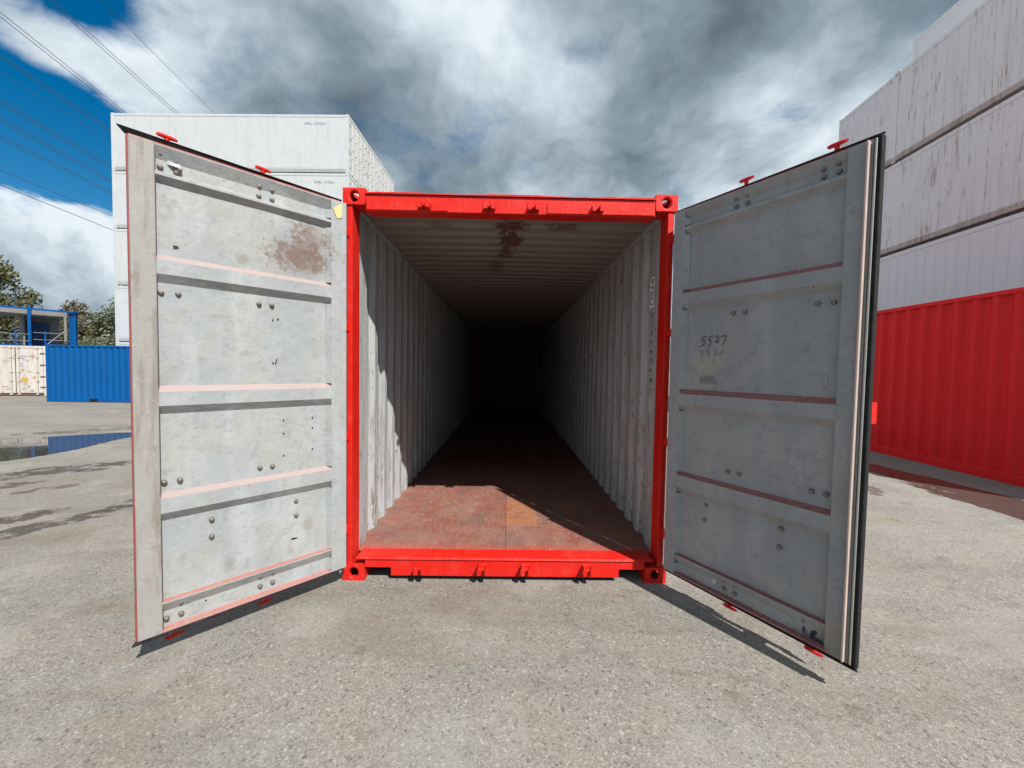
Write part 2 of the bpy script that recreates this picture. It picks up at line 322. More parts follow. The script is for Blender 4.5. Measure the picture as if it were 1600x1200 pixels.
def white_panel(name, a, b, rust, streak):
    @material(name)
    def _(t):
        v = t.new('ShaderNodeNewGeometry').outputs['Position']; n = t.noise(v, 1.1, 7, .6); st = t.noise(t.mapping(v, scale=(3.2, 3.2, .35)), 1.6, 8, .68)
        c = t.mix(n, a, b); c = t.mix(t.math('MULTIPLY', t.smooth(st, .47, .66), streak), c, tuple(x*.72 for x in a))
        rs = t.noise(t.mapping(v, loc=(7, 3, 1), scale=(2.6, 2.6, .30)), 2.4, 9, .75)
        c = t.mix(t.math('MULTIPLY', t.smooth(rs, .555, .64), rust), c, (.36,.20,.125))
        fr = t.noise(t.mapping(v, loc=(2, 9, 4), scale=(3, 3, .5)), 6, 9, .75)
        c = t.mix(t.math('MULTIPLY', t.smooth(fr, .605, .65), rust), c, (.28,.155,.10))
        dent = t.noise(v, 2.2, 3, .5)
        return {'Base Color': c, 'Roughness': .42, 'bump': (dent, .014)}
white_panel('reefer_white', (.50,.52,.53), (.555,.575,.585), .12, .22)
white_panel('reefer_worn', (.86,.855,.86), (.92,.91,.92), .7, .30)
white_panel('reefer_plain', (.89,.885,.90), (.93,.925,.935), .05, .10)
white_panel('reefer_rail', (.60,.53,.48), (.72,.66,.61), 1.0, .9)
white_panel('door_white', (.55,.55,.53), (.63,.63,.62), .5, .3)
white_panel('cream_worn', (.50,.455,.41), (.60,.56,.52), 1.0, .5)
simple('rust_and_shade_dark', (.10,.055,.045), .8, .4, 8)  # rust brown; on the rear frame it is painted-in interior shade
simple('seam_grey', (.30,.30,.29), .6, .2, 4)
@material('blue_paint')
def _(t):
    v = t.obj(); n = t.noise(v, 1.1, 6, .6); st = t.noise(t.mapping(v, scale=(5, 5, .4)), 2, 7, .65)
    c = t.mix(n, (.001,.072,.255), (.002,.092,.30)); c = t.mix(t.math('MULTIPLY', t.smooth(st, .55, .8), .35), c, (.01,.07,.21))
    return {'Base Color': c, 'Roughness': .55, 'Specular IOR Level': .15}
def leafmat(name, cols):
    @material(name)
    def _(t):
        oi = t.new('ShaderNodeNewGeometry').outputs['Random Per Island']
        c = t.ramp(oi, [(i/(len(cols)-1), cc) for i, cc in enumerate(cols)])
        return {'Base Color': c, 'Roughness': .6, 'Transmission Weight': 0}
leafmat('leaf_olive', [(.035,.045,.012), (.075,.080,.020), (.13,.115,.035)])
leafmat('leaf_brown', [(.045,.045,.018), (.085,.075,.028), (.12,.095,.045)])
leafmat('leaf_pale', [(.05,.065,.028), (.10,.12,.055), (.24,.26,.19)])

# ------------------------------------------------------------------ mesh helper
class MB:
    def __init__(s): s.v = []; s.f = []; s.m = []
    def add(s, vs, fs, mat=0):
        o = len(s.v); s.v += [tuple(x) for x in vs]; s.f += [tuple(i+o for i in f) for f in fs]; s.m += [mat]*len(fs); return s
    def box(s, a, b, mat=0):
        x0,x1 = sorted((a[0],b[0])); y0,y1 = sorted((a[1],b[1])); z0,z1 = sorted((a[2],b[2]))
        return s.add([(x0,y0,z0),(x1,y0,z0),(x1,y1,z0),(x0,y1,z0),(x0,y0,z1),(x1,y0,z1),(x1,y1,z1),(x0,y1,z1)],
                     [(0,3,2,1),(4,5,6,7),(0,1,5,4),(1,2,6,5),(2,3,7,6),(3,0,4,7)], mat)
    def prism(s, poly, axis, a, b, mat=0):        # poly in the two other axes (cyclic order), extruded along axis a..b
        n = len(poly)
        def P_(p, t):
            return {'x': (t, p[0], p[1]), 'y': (p[0], t, p[1]), 'z': (p[0], p[1], t)}[axis]
        vs = [P_(p, a) for p in poly] + [P_(p, b) for p in poly]
        fs = [tuple(range(n))[::-1], tuple(range(n, 2*n))] + [(i, (i+1) % n, (i+1) % n+n, i+n) for i in range(n)]
        return s.add(vs, fs, mat)
    def cyl(s, p0, p1, r, n=10, mat=0, r2=None):
        p0, p1 = Vector(p0), Vector(p1); ax = (p1-p0).normalized(); u = ax.orthogonal().normalized(); w_ = ax.cross(u); r2 = r if r2 is None else r2
        vs = [p0+(u*cos(2*pi*i/n)+w_*sin(2*pi*i/n))*r for i in range(n)] + [p1+(u*cos(2*pi*i/n)+w_*sin(2*pi*i/n))*r2 for i in range(n)]
        fs = [tuple(range(n))[::-1], tuple(range(n, 2*n))] + [(i, (i+1) % n, (i+1) % n+n, i+n) for i in range(n)]
        return s.add(vs, fs, mat)
    def holeface(s, o, u, v, W_, H_, hr, depth, mat=0, n=24, c=None):     # rectangle from o spanned by u*W,v*H with an oval hole and a short tube inwards
        o, u, v = Vector(o), Vector(u), Vector(v); nin = -u.cross(v); cx, cy = c if c else (W_/2, H_/2)
        ring = []; rect = []
        for i in range(n):
            a = 2*pi*(i+.5)/n; ring.append(o+u*(cx+hr[0]*cos(a))+v*(cy+hr[1]*sin(a)))
            dx, dy = cos(a), sin(a); k_ = min(((W_-cx) if dx > 0 else cx)/max(abs(dx), 1e-9), ((H_-cy) if dy > 0 else cy)/max(abs(dy), 1e-9))
            rect.append([cx+dx*k_, cy+dy*k_])
        for X, Y in ((0,0),(W_,0),(W_,H_),(0,H_)):                        # snap nearest to corners
            j = min(range(n), key=lambda i: (rect[i][0]-X)**2+(rect[i][1]-Y)**2); rect[j] = [X, Y]
        vs = ring+[o+u*p[0]+v*p[1] for p in rect]+[p+nin*depth for p in ring]
        fs = []
        for i in range(n):
            k_ = (i+1) % n; fs += [(i, n+i, n+k_, k_), (i, k_, 2*n+k_, 2*n+i)]
        return s.add(vs, fs, mat)
    def mesh(s, name, mats, bevel=0, smooth=False, seg=1):
        me = bpy.data.meshes.new(name); me.from_pydata(s.v, [], s.f)
        for m in mats: me.materials.append(MATS[m])
        for p, i in zip(me.polygons, s.m): p.material_index = i
        if bevel or True:
            bm = bmesh.new(); bm.from_mesh(me)
            if bevel:
                bmesh.ops.remove_doubles(bm, verts=bm.verts, dist=1e-5)
                es = [e for e in bm.edges if len(e.link_faces) == 2 and e.calc_face_angle(0) > .6]
                bmesh.ops.bevel(bm, geom=es, offset=bevel, segments=seg, affect='EDGES', profile=.5, clamp_overlap=True)
            bmesh.ops.recalc_face_normals(bm, faces=bm.faces); bm.to_mesh(me); bm.free()
        if smooth:
            for p in me.polygons: p.use_smooth = True
        me.update(); return me
    def build(s, name, mats, parent=None, bevel=0, smooth=False, seg=1, label=None):
        if isinstance(mats, str): mats = [mats]
        o = bpy.data.objects.new(name, s.mesh(name, mats, bevel, smooth, seg)); COL.objects.link(o)
        if parent: o.parent = parent
        if label: o['label'] = label
        return o
def put(name, me, parent=None, loc=(0,0,0), rot=(0,0,0), scale=(1,1,1)):
    o = bpy.data.objects.new(name, me); COL.objects.link(o); o.parent = parent; o.location = loc; o.rotation_euler = rot; o.scale = scale; return o
def thing(name, label, cat, loc=(0,0,0), rotz=0, group=None):
    o = bpy.data.objects.new(name, None); COL.objects.link(o); o.location = loc; o.rotation_euler = (0,0,rotz); o.empty_display_size = .2
    tag(o, label, cat, group); return o
def tag(o, label, cat, group=None):
    o['label'] = label; o['category'] = cat
    if group: o['group'] = group
    return o
def structure(o): o['kind'] = 'structure'; return o
def text_mesh(name, body, size, mat):
    cu = bpy.data.curves.new(name, 'FONT'); cu.body = body; cu.size = size; cu.align_x = 'LEFT'
    o = bpy.data.objects.new(name, cu); COL.objects.link(o)
    dg = bpy.context.evaluated_depsgraph_get(); me = bpy.data.meshes.new_from_object(o.evaluated_get(dg))
    bpy.data.objects.remove(o); me.materials.clear(); me.materials.append(MATS[mat]); me.name = name; return me
def frame(parent_or_none, name, mesh_obj, X, Y, Z, T):      # orient an object by its axes
    m = Matrix((X, Y, Z)).transposed().to_4x4(); m.translation = Vector(T); mesh_obj.matrix_local = m; return mesh_obj

# ------------------------------------------------------------------ ground
def sstep(a, b, x):
    t = max(0, min(1, (x-a)/(b-a))); return t*t*(3-2*t)
def gz(x, y): return -.24*sstep(-2.8, -7.5, x) + .05*sstep(4.0, 7.0, x)
def axis_pts(lo, hi, fine_lo, fine_hi, step):
    pts = []; x = fine_lo
    while x < fine_hi: pts.append(x); x += step
    pts.append(fine_hi); g = step; x = fine_hi
    while x < hi: g *= 1.5; x += g; pts.append(min(x, hi))
    g = step; x = fine_lo; pre = []
    while x > lo: g *= 1.5; x -= g; pre.append(max(x, lo))
    return pre[::-1]+pts
xs = axis_pts(-1500, 1500, -12, 10, .35); ys = axis_pts(-600, 2500, -4, 12, .5)
g = MB(); nx = len(xs); g.add([(x, y, gz(x, y)) for y in ys for x in xs], [(j*nx+i, j*nx+i+1, (j+1)*nx+i+1, (j+1)*nx+i) for j in range(len(ys)-1) for i in range(nx-1)])
structure(g.build('ground', 'asphalt', smooth=True))
# puddle on the low left of the yard
rng = random.Random(3)
edge = [(-12.6,5.55),(-11.7,6.20),(-10.9,6.93),(-10.3,7.35),(-9.75,7.62),(-9.35,7.60),(-9.15,7.25),(-9.25,6.80),(-9.15,6.2),(-9.0,5.55),(-8.98,5.05),(-9.05,4.62),(-9.25,4.30),(-10.0,3.85),(-11.2,3.9),(-12.3,4.6)]
pe = []
for i in range(len(edge)):
    p0, p1, p2, p3 = (Vector((*edge[(i+k_-1) % len(edge)], 0)) for k_ in range(4))
    for s_ in range(5):
        t = s_/5; q = .5*((2*p1)+(p2-p0)*t+(2*p0-5*p1+4*p2-p3)*t*t+(3*p1-p0-3*p2+p3)*t**3); pe.append((q.x+rng.gauss(0,.012), q.y+rng.gauss(0,.012), -.24+.005))
p = MB(); p.add(pe, [tuple(range(len(pe)))]); structure(p.build('puddle', 'puddle_water'))

# ------------------------------------------------------------------ the open red container
C = thing('shipping_container', 'bright red shipping container with both grey-lined doors swung open, dark inside', 'container')
LEN = 12.19
def casting(x0, x1, y0, y1, z0, z1, front, side, cap):
    m = MB(); W_, D_, H_ = x1-x0, y1-y0, z1-z0; hr = (.033, .038)
    if front < 0: m.holeface((x0,y0,z0), (1,0,0), (0,0,1), W_, H_, hr, .03)
    else: m.holeface((x1,y1,z0), (-1,0,0), (0,0,1), W_, H_, hr, .03)
    if side > 0: m.holeface((x1,y0,z0), (0,1,0), (0,0,1), D_, H_, (.04,.033), .03); xi = x0
    else: m.holeface((x0,y1,z0), (0,-1,0), (0,0,1), D_, H_, (.04,.033), .03); xi = x1
    yi = y1 if front < 0 else y0
    m.add([(xi,y0,z0),(xi,y1,z0),(xi,y1,z1),(xi,y0,z1)], [(0,1,2,3)]); m.add([(x0,yi,z0),(x1,yi,z0),(x1,yi,z1),(x0,yi,z1)], [(0,1,2,3)])
    zc, zo = (z1, z0) if cap > 0 else (z0, z1)
    if cap > 0: m.holeface((x0,y0,z1), (1,0,0), (0,1,0), W_, D_, (.032,.06), .028)
    else: m.holeface((x0,y1,z0), (1,0,0), (0,-1,0), W_, D_, (.032,.06), .028)
    m.add([(x0,y0,zo),(x1,y0,zo),(x1,y1,zo),(x0,y1,zo)], [(0,1,2,3)])
    return m
for sx in (-1, 1):
    for (ya, yb, fr) in ((-.006, .172, -1), (LEN-.178, LEN, 1)):
        for (za, zb, cp) in ((-.002, .118, -1), (2.778, 2.896, 1)):
            a, b = sorted((sx*1.219, sx*1.057))
            casting(a, b, ya, yb, za, zb, fr, sx, cp).build('corner_casting', 'red_paint', C, bevel=.012, seg=3)
    # front corner post: J-section, plus rear post
    poly = [(sx*1.216, .05), (sx*1.192, .004), (sx*1.153, .004), (sx*1.153, .150), (sx*1.216, .150)]
    m = MB(); m.prism(poly, 'z', .118, 2.778); m.build('corner_post', 'red_paint', C, bevel=.003)
    m = MB(); m.box((sx*1.176, LEN-.14, .118), (sx*1.216, LEN-.003, 2.778)); m.build('corner_post', 'rust_and_shade_dark', C, bevel=.004)  # rear post coloured dark to stand in for deep shade
    # inner hinge-post liner strip (grey) between the red post and the corrugation
    m = MB(); m.box((sx*1.165, .152, .17), (sx*1.19, .30, 2.79)); m.build('wall_end_plate', 'wall_grey', C)
    # top and bottom side rails
    m = MB(); m.box((sx*1.150, .173, 2.790), (sx*1.214, LEN-.18, 2.868)); m.build('top_side_rail', ['wall_grey'], C, bevel=.004)
    m = MB(); m.box((sx*1.170, .173, .030), (sx*1.214, LEN-.18, .149)); m.build('bottom_side_rail', 'red_paint', C, bevel=.004)
    # corrugated side wall: inner sheet grey, outer sheet red
    prof = [(.30, 0)]; y = .36; D_ = .034
    while y < LEN-.45:
        for dy, dd in ((0,0),(.068,1),(.140,1),(.208,0)):
            prof.append((y+dy, dd*D_))
        y += .278
    prof.append((LEN-.12, 0)); n = len(prof); m = MB()
    for off, mi in ((0, 0), (.004, 1)):
        zr = [.165+2.627*i/8 for i in range(9)]
        vs = [(sx*(1.170+dd+off+.004*sin(2.1*yy+1.3*z+sx)*sin(2.9*z+.7*yy)*sin(pi*(z-.165)/2.627)), yy+.006*sin(1.7*z+3.1*yy)*sin(pi*(z-.165)/2.627), z) for z in zr for yy, dd in prof]
        m.add(vs, [(r*n+i, r*n+i+1, (r+1)*n+i+1, (r+1)*n+i) for r in range(8) for i in range(n-1)], mi)
    m.build('side_wall', ['wall_grey', 'red_paint'], C)
# header with lip and weld-on doubler plates
m = MB(); m.box((-1.057, 0, 2.735), (1.057, .117, 2.856)); m.build('header', 'red_paint', C, bevel=.004)
m = MB(); rr = random.Random(5); n = 44
vs = []
for i in range(n+1):
    x = -1.056+2.112*i/n; z = 2.868+rr.gauss(0,.0012)+.004*sin(i*.35); vs += [(x, -.012, 2.8562), (x, -.012, z-.002), (x, .11, z)]
m.add(vs, [(3*i+k_, 3*i+3+k_, 3*i+4+k_, 3*i+1+k_) for i in range(n) for k_ in (0, 1)]); m.build('header_lip', 'red_paint', C)
for xa, xb in ((-1.05, -.462), (.26, 1.05)):
    m = MB(); m.box((xa, -.008, 2.742), (xb, .002, 2.812)); m.build('doubler_plate', 'red_paint', C, bevel=.0025)
# sill with end notches
poly = [(-1.057,.098),(-.862,.098),(-.862,.036),(.862,.036),(.862,.098),(1.057,.098),(1.057,.176),(-1.057,.176)]
m = MB(); m.prism(poly, 'y', 0, .150); m.build('sill', 'red_paint', C, bevel=.004)
m = MB(); m.prism([(-.012,.166),(.004,.179),(.03,.179),(.148,.1775),(.148,.166)], 'x', -1.118, 1.118); m.build('sill_tread', 'red_paint', C, bevel=.002)
# cam keepers on header and sill
def keeper(x, z, up):
    m = MB(); m.box((x-.036, -.012, z-.016), (x+.036, -.005, z+.034 if up else z+.026))
    for s_ in (-1, 1):
        m.prism([(x+s_*.012, z-.030), (x+s_*.040, z-.034), (x+s_*.046, z+.004), (x+s_*.032, z+.030), (x+s_*.012, z+.016)], 'y', -.078, -.010)
    m.box((x-.013, -.055, z-.010), (x+.013, -.010, z+.012))
    return m.build('cam_keeper', 'red_paint', C, bevel=.003)
for x in (-.624, -.157, .160, .620): keeper(x, 2.772, True)
for x in (-.634, -.166, .155, .616): keeper(x, .112, False)
# roof, rear wall, floor
prof = [(.117, 2.812), (.33, 2.812)]; y = .36
while y < LEN-.35: prof += [(y, 2.812), (y+.045, 2.830), (y+.135, 2.830), (y+.180, 2.812)]; y += .209
prof.append((LEN-.1, 2.812)); n = len(prof); m = MB(); nxr = 9
for off, mi in ((0, 0), (.004, 1)):
    vs = [(-1.16+2.32*i/(nxr-1), yy, z+off+.008*(1-(2*i/(nxr-1)-1)**2)) for i in range(nxr) for yy, z in prof]
    m.add(vs, [(i*n+j, i*n+j+1, (i+1)*n+j+1, (i+1)*n+j) for i in range(nxr-1) for j in range(n-1)], mi)
m.build('roof', ['roof_grey', 'red_paint'], C)
prof = []; x = -1.12
while x < 1.0: prof += [(x, 0), (x+.07, .035), (x+.14, .035), (x+.21, 0)]; x += .278
prof.append((1.12, 0)); n = len(prof); m = MB()
m.add([(xx, LEN-.10+dd, z) for z in (.16, 2.84) for xx, dd in prof], [(i, i+1, n+i+1, n+i) for i in range(n-1)]); m.build('rear_wall', 'rust_and_shade_dark', C)  # dark colour here is painted shade, so the far end goes black
m = MB(); m.box((-1.21, LEN-.14, 2.76), (1.21, LEN-.03, 2.86)); m.build('rear_header', 'rust_and_shade_dark', C); m = MB(); m.box((-1.21, LEN-.05, .05), (1.21, LEN-.02, 2.8)); m.build('rear_skin', 'red_paint', C)  # header darkened as painted shade like the rear wall
rr = random.Random(11)
for xa, xb, cuts in ((-1.2065, -.001, (.150, 2.58, 5.0, 7.4, 9.8, LEN-.1)), (.001, 1.2065, (.150, 1.46, 3.9, 6.3, 8.7, LEN-.1))):
    for a, b in zip(cuts, cuts[1:]):
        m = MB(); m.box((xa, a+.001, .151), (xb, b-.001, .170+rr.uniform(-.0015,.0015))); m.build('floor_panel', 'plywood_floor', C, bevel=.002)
for i in range(14):
    m = MB(); m.box((-1.17, .55+i*.85, .03), (1.17, .60+i*.85, .1365)); m.build('cross_member', 'rust_and_shade_dark', C)
# lettering and torn labels on the right wall
m = MB(); m.box((1.1635, .274, 2.125), (1.1655, .366, 2.372)); m.build('identity_label', 'label_white', C, label='white strip label with black letters RFBU reading downwards')
tm = text_mesh('lettering', 'RFBU', .102, 'ink'); o = put('lettering', tm, C)
frame(C, 'lettering', o, Vector((0,0,-1)), Vector((0,-1,0)), Vector((-1,0,0)), (1.1622, .350, 2.362)); o.scale = (.92, 1, 1)
rl = random.Random(17)
for zz in (2.075, 2.0, 1.93, 1.85, 1.77, 1.70, 1.62, 1.54, 1.46):
    m = MB(); a = rl.uniform(.02, .05); y_ = .30
    for q in range(3): m.box((1.1632, y_+rl.uniform(-.008,.008), zz-a*rl.random()), (1.1645, y_+.006+rl.uniform(0,.012), zz+.006)); y_ -= .012
    m.build('lettering', 'grey_ink', C)
m = MB()
for a, b in (((.262,1.385),(.268,1.27)), ((.300,1.385),(.306,1.27)), ((.262,1.27),(.306,1.276)), ((.262,1.379),(.306,1.385))): m.box((1.1632, a[0], a[1]), (1.1645, b[0], b[1]))
m.build('check_digit_box', 'label_white', C)
def scrap(name, c, rw, rh, X, Y, T, parent, mat, seed, n=18):
    r_ = random.Random(seed); m = MB(); pts = []
    for i in range(n):
        a = 2*pi*i/n; k_ = r_.uniform(.6, 1.15); pts.append(Vector(T)+Vector(X)*(rw*cos(a)*k_)+Vector(Y)*(rh*sin(a)*k_))
    nrm = Vector(X).cross(Vector(Y)).normalized()*.0015
    m.add([p-nrm for p in pts]+[p+nrm for p in pts], [tuple(range(n))[::-1], tuple(range(n, 2*n))]+[(i, (i+1) % n, n+(i+1) % n, n+i) for i in range(n)])
    return m.build(name, mat, parent)
def wall_x(y):                                             # inner surface of the corrugated wall at depth y
    t = (y-.36) % .278
    return 1.170+.034*(t/.068 if t < .068 else 1 if t < .14 else (.208-t)/.068 if t < .208 else 0)
for (y, z, a, b, sd_) in ((.598, 1.735, .030, .055, 1), (1.725, 2.21, .030, .06, 2), (2.85, 2.35, .03, .05, 4), (.62, 1.05, .012, .06, 6), (.93, .98, .05, .012, 8)):
    scrap('label_remnant', None, a, b, (0,-1,0), (0,0,1), (wall_x(y)-.003, y, z), C, 'torn_label', sd_)

# ------------------------------------------------------------------ doors (local: x = width from the hinge, y = 0 inner face, +y outside, z up)
def zs(z): return 1.61+(z-1.61)*K
RIBS = [(.205,.262,.270,.276), (.724,.774,.858,.882), (1.324,1.372,1.449,1.482), (2.048,2.092,2.168,2.198), (2.585,2.620,2.636,2.652)]
Z0, Z1 = zs(.098), zs(2.785); DEP = .033; WD = 1.147*K; U0, U1 = .105*K, 1.038*K
def bolt_mesh():
    m = MB(); n = 10; rings = [(.0135,0), (.0135,.004), (.0105,.010), (.005,.0125)]
    vs = [(r*cos(2*pi*i/n), -h, r*sin(2*pi*i/n)) for r, h in rings for i in range(n)]
    m.add(vs, [(j*n+i, j*n+(i+1) % n, (j+1)*n+(i+1) % n, (j+1)*n+i) for j in range(3) for i in range(n)]+[tuple(range(3*n, 4*n))])
    return m.mesh('bolt', ['bolt_steel'])
BOLT = bolt_mesh()
def lock_cam(up):
    s_ = 1 if up else -1; m = MB()
    m.cyl((0,0,-.02*s_), (0,0,.070*s_), .015, 10)
    for z, a in ((.006, .032), (.062, .044)):
        m.prism([(-a*1.35, -.004), (-a*.5, -.017), (.016, -.019), (a*.8, -.016), (a*1.25, -.009), (a*.75, .002), (a*1.2, .012), (a*.6, .019), (-.016, .017), (-a*.9, .008)], 'z', s_*z, s_*(z+.018))
    return m.mesh('locking_cam', ['red_paint'], bevel=.003)
CAM_T, CAM_B = lock_cam(True), lock_cam(False)
def make_door(side, ang, grey, label):
    # local frame -> container frame
    Z0, Z1 = (zs(.098), zs(2.785)) if side < 0 else (zs(.122), zs(2.764)); zb0, zt0, zt1 = (.108, 2.712, 2.775) if side < 0 else (.130, 2.700, 2.754)
    hx, hy = side*1.190*K-.006, -2.953*(1-K)
    if side < 0: hx = -1.198*K
    dX = Vector((side*sin(ang), -cos(ang), 0)); out = Vector((side*cos(ang), sin(ang), 0))
    # local y = outwards; mirror for the right-hand door is handled by the frame (x cross y = -z there), so use a flip of geometry instead
    flip = dX.cross(out).z < 0
    fy = -1 if flip else 1                                   # local +y is dX rotated +90; outside is fy*y
    Mx = Matrix((dX, Vector((0,0,1)).cross(dX), Vector((0,0,1)))).transposed().to_4x4(); Mx.translation = Vector((hx, hy, 0))
    def Y(off): return -off*fy                               # off>0 = towards the inside (camera)
    def bx(m, u0, o0, z0, u1, o1, z1, mat=0): return m.box((u0, Y(o0), z0), (u1, Y(o1), z1), mat)
    # panel skin with horizontal corrugations
    prof = [(Z0+.004, 0, 0), (zs(zb0), 0, 2), (zs(zb0+.010), -DEP, 0)]
    for k_, (a, b, c_, d_) in enumerate(RIBS): prof += [(zs(a), -DEP, 0), (zs(b), 0, 0), (zs(c_), 0, (2,1,1,1,0)[k_]), (zs(d_), -DEP, 0)]
    prof += [(zs(zt0), -DEP, 0), (zs(zt1), 0, 0), (Z1-.004, 0, 0)]
    uu = [U0-.002, U0+.02, .3, .5, .7, .9, U1+.002]; m = MB(); n = len(prof); r_ = random.Random(21 if side > 0 else 22)
    def dent(u, z): return .0025*sin(3.1*u+2*z)+.002*sin(9*u-4*z+1)
    # rib ends slope down to the stile on the hinge side
    vs = []
    for u in uu:
        for z, off, pk in prof:
            o_ = off+(dent(u, z) if off < -.01 else 0)
            vs.append((u, Y(o_), z))
    fs = [(i*n+j, (i+1)*n+j, (i+1)*n+j+1, i*n+j+1) for i in range(len(uu)-1) for j in range(n-1)]
    m.add(vs, fs)
    m.m = [(0, 1, 3)[prof[f[0] % n][2]] for f in fs]
    # outer skin
    bx(m, U0, -.0415, Z0+.006, U1, -.0390, Z1-.006, 2)
    door = m.build('door', [grey, 'overspray_pale' if side < 0 else 'overspray_dark', 'red_paint', 'overspray_red' if side < 0 else 'overspray_dark'], C, label=label); door.matrix_local = Mx
    P_ = door
    # rib end fillets on hinge side
    for a, b in zip([zb0+.010]+[r[3] for r in RIBS], [r[0] for r in RIBS]+[zt0]):
        m = MB(); m.add([(U0-.001, Y(.001), zs(a)), (U0+.028, Y(-DEP+.001), zs(a)), (U0+.028, Y(-DEP+.001), zs(b)), (U0-.001, Y(.001), zs(b))], [(0,1,2,3)]); m.build('panel_edge', grey, P_)
    m = MB(); bx(m, -.004 if side < 0 else .018, -.035, Z0, U0, .003, Z1); m.build('hinge_stile', grey, P_, bevel=.005, seg=2)
    m = MB(); bx(m, U1, -.037, Z0, WD-.004, .004, Z1); m.build('outer_stile', 'stile_beige' if side < 0 else grey, P_, bevel=.006, seg=2)
    m = MB(); bx(m, WD-.0035, -.040, Z0+.002, WD+.001, -.001, Z1-.002); m.build('stile_edge', 'red_edge', P_)
    for za, zb in ((Z0-.004, Z0+.006), (Z1-.006, Z1+.004)):
        m = MB(); bx(m, .032, -.0365, za, WD-.006, -.002, zb); m.build('edge_plate', 'red_edge', P_, bevel=.002)
    # rubber gasket: flared lip round the free edges
    def lipstrip(z, b, hgt, ext):                            # top or bottom lip, pointed where it overruns the free edge
        m = MB(); q = [(.03, -.012, 0), (WD-.002, -.012, 0), (WD+ext, .004, 1), (.03, .004, .45)]
        vs = [(u, Y(o_), z+b*hgt*h) for u, o_, h in q]+[(u, Y(o_-.016), z+b*hgt*h) for u, o_, h in q]
        m.add(vs, [(0,1,2,3), (4,5,6,7), (0,1,5,4), (1,2,6,5), (2,3,7,6), (3,0,4,7)]); m.build('gasket', 'rubber', P_)
    lipstrip(Z1-.001, 1, .030 if side < 0 else .014, .034 if side < 0 else .033); lipstrip(Z0+.001, -1, .018, .018 if side < 0 else .034)
    if side > 0:
        m = MB(); bx(m, .020, -.135, Z0+.02, .028, -.043, Z1-.02); m.build('post_shade_fin', 'rubber', P_)  # added fin behind the door, only blocks sun from the corner post
        m = MB(); bx(m, WD-.024, .003, Z0+.012, WD-.014, .034, Z1-.012); m.build('lapping_strip', 'lap_strip', P_, bevel=.002)
        m = MB(); bx(m, WD+.002, -.010, Z0+.006, WD+.011, .014, Z1-.006); m.build('gasket_retainer', 'galv', P_, bevel=.002)
        m = MB(); bx(m, WD+.0115, -.032, Z0-.012, WD+.030, .010, Z1+.006); m.build('gasket_lip', 'rubber', P_, bevel=.004)
    # bolts
    if side < 0:
        bl = [(1.013,2.744),(1.014,2.671),(.945,2.666),(.542,2.728),(.47,2.728),(.545,2.668),(.471,2.668),(1.019,1.993),(.946,1.996),(.548,1.994),(.475,1.995),(.55,.943),(.479,.941),(1.02,.942),(.951,.942),(.806,.673),(.807,.57),(.335,.675),(.335,.574),(.554,.162),(.481,.162),(.955,.162),(1.02,.162),(.554,.228),(.481,.228),(.955,.228)]
    else:
        bl = [(.455,2.721),(.525,2.719),(.455,2.672),(.526,2.672),(.925,2.713),(.926,2.672),(.992,2.716),(.994,2.672),(.46,1.992),(.536,1.99),(.926,1.992),(.999,1.991),(.464,.96),(.537,.96),(.936,.958),(1.003,.96),(.323,.693),(.317,.59),(.793,.695),(.789,.586),(.469,.179),(.54,.18),(.469,.232),(.54,.232),(.93,.228)]
    for u, z in bl:
        o = put('bolt', BOLT, P_, (u*K, Y(-DEP+.001), zs(z)), (0, 0, 0 if fy > 0 else pi), (1.05, 1.25, 1.05))
    # lock rods, brackets, cams and handles on the outside
    for u in ((.508*K, .978*K) if side < 0 else (.485*K, .962*K)):
        m = MB(); m.cyl((u, Y(-.090), Z0-.02), (u, Y(-.090), Z1+.02), .0165, 12); m.build('lock_rod', 'red_paint', P_, smooth=False)
        for z in (.30, .95, 1.5, 2.05, 2.62):
            m = MB(); bx(m, u-.045, -.112, zs(z)-.03, u+.045, -.038, zs(z)+.03); m.build('rod_bracket', 'red_paint', P_, bevel=.006)
        put('locking_cam', CAM_T, P_, (u, Y(-.075), Z1+.016), (0, 0, (.15 if side < 0 else pi-.1)), (.85,.65,.85))
        put('locking_cam', CAM_B, P_, (u, Y(-.075), Z0-.016), (0, 0, (.15 if side < 0 else pi-.1)), (.85,.7,.8))
        zc = 1.12
        m = MB(); bx(m, u-.30, -.128, zc-.012, u+.02, -.116, zc+.012); bx(m, u-.02, -.126, zc-.022, u+.02, -.104, zc+.022); m.build('door_handle', 'red_paint', P_, bevel=.003)
    if side > 0:
        m = MB()
        for a in ((WD+.005, -.150, 1.370, WD+.012, -.038, 1.462), (WD-.10, -.157, 1.362, WD+.012, -.151, 1.470), (WD-.10, -.150, 1.463, WD+.012, -.038, 1.470), (WD-.10, -.150, 1.362, WD+.012, -.038, 1.369)): bx(m, *a)
        m.build('lock_box', 'red_paint', P_, bevel=.002)
    # hinges
    for z in (.36, 1.07, 1.90, 2.60):
        m = MB(); m.cyl((-.004, Y(-.050), zs(z)-.05), (-.004, Y(-.050), zs(z)+.05), .013, 12); bx(m, -.004, -.046, zs(z)-.04, .16, -.038, zs(z)+.04)
        m.build('hinge', 'red_paint', P_, bevel=.002)
    return door, Y, Mx
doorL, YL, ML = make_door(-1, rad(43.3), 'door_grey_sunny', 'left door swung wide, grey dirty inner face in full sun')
doorR, YR, MR = make_door(1, rad(30.5), 'door_grey_shaded', 'right door swung open, grey inner face in shade with pencilled numbers')
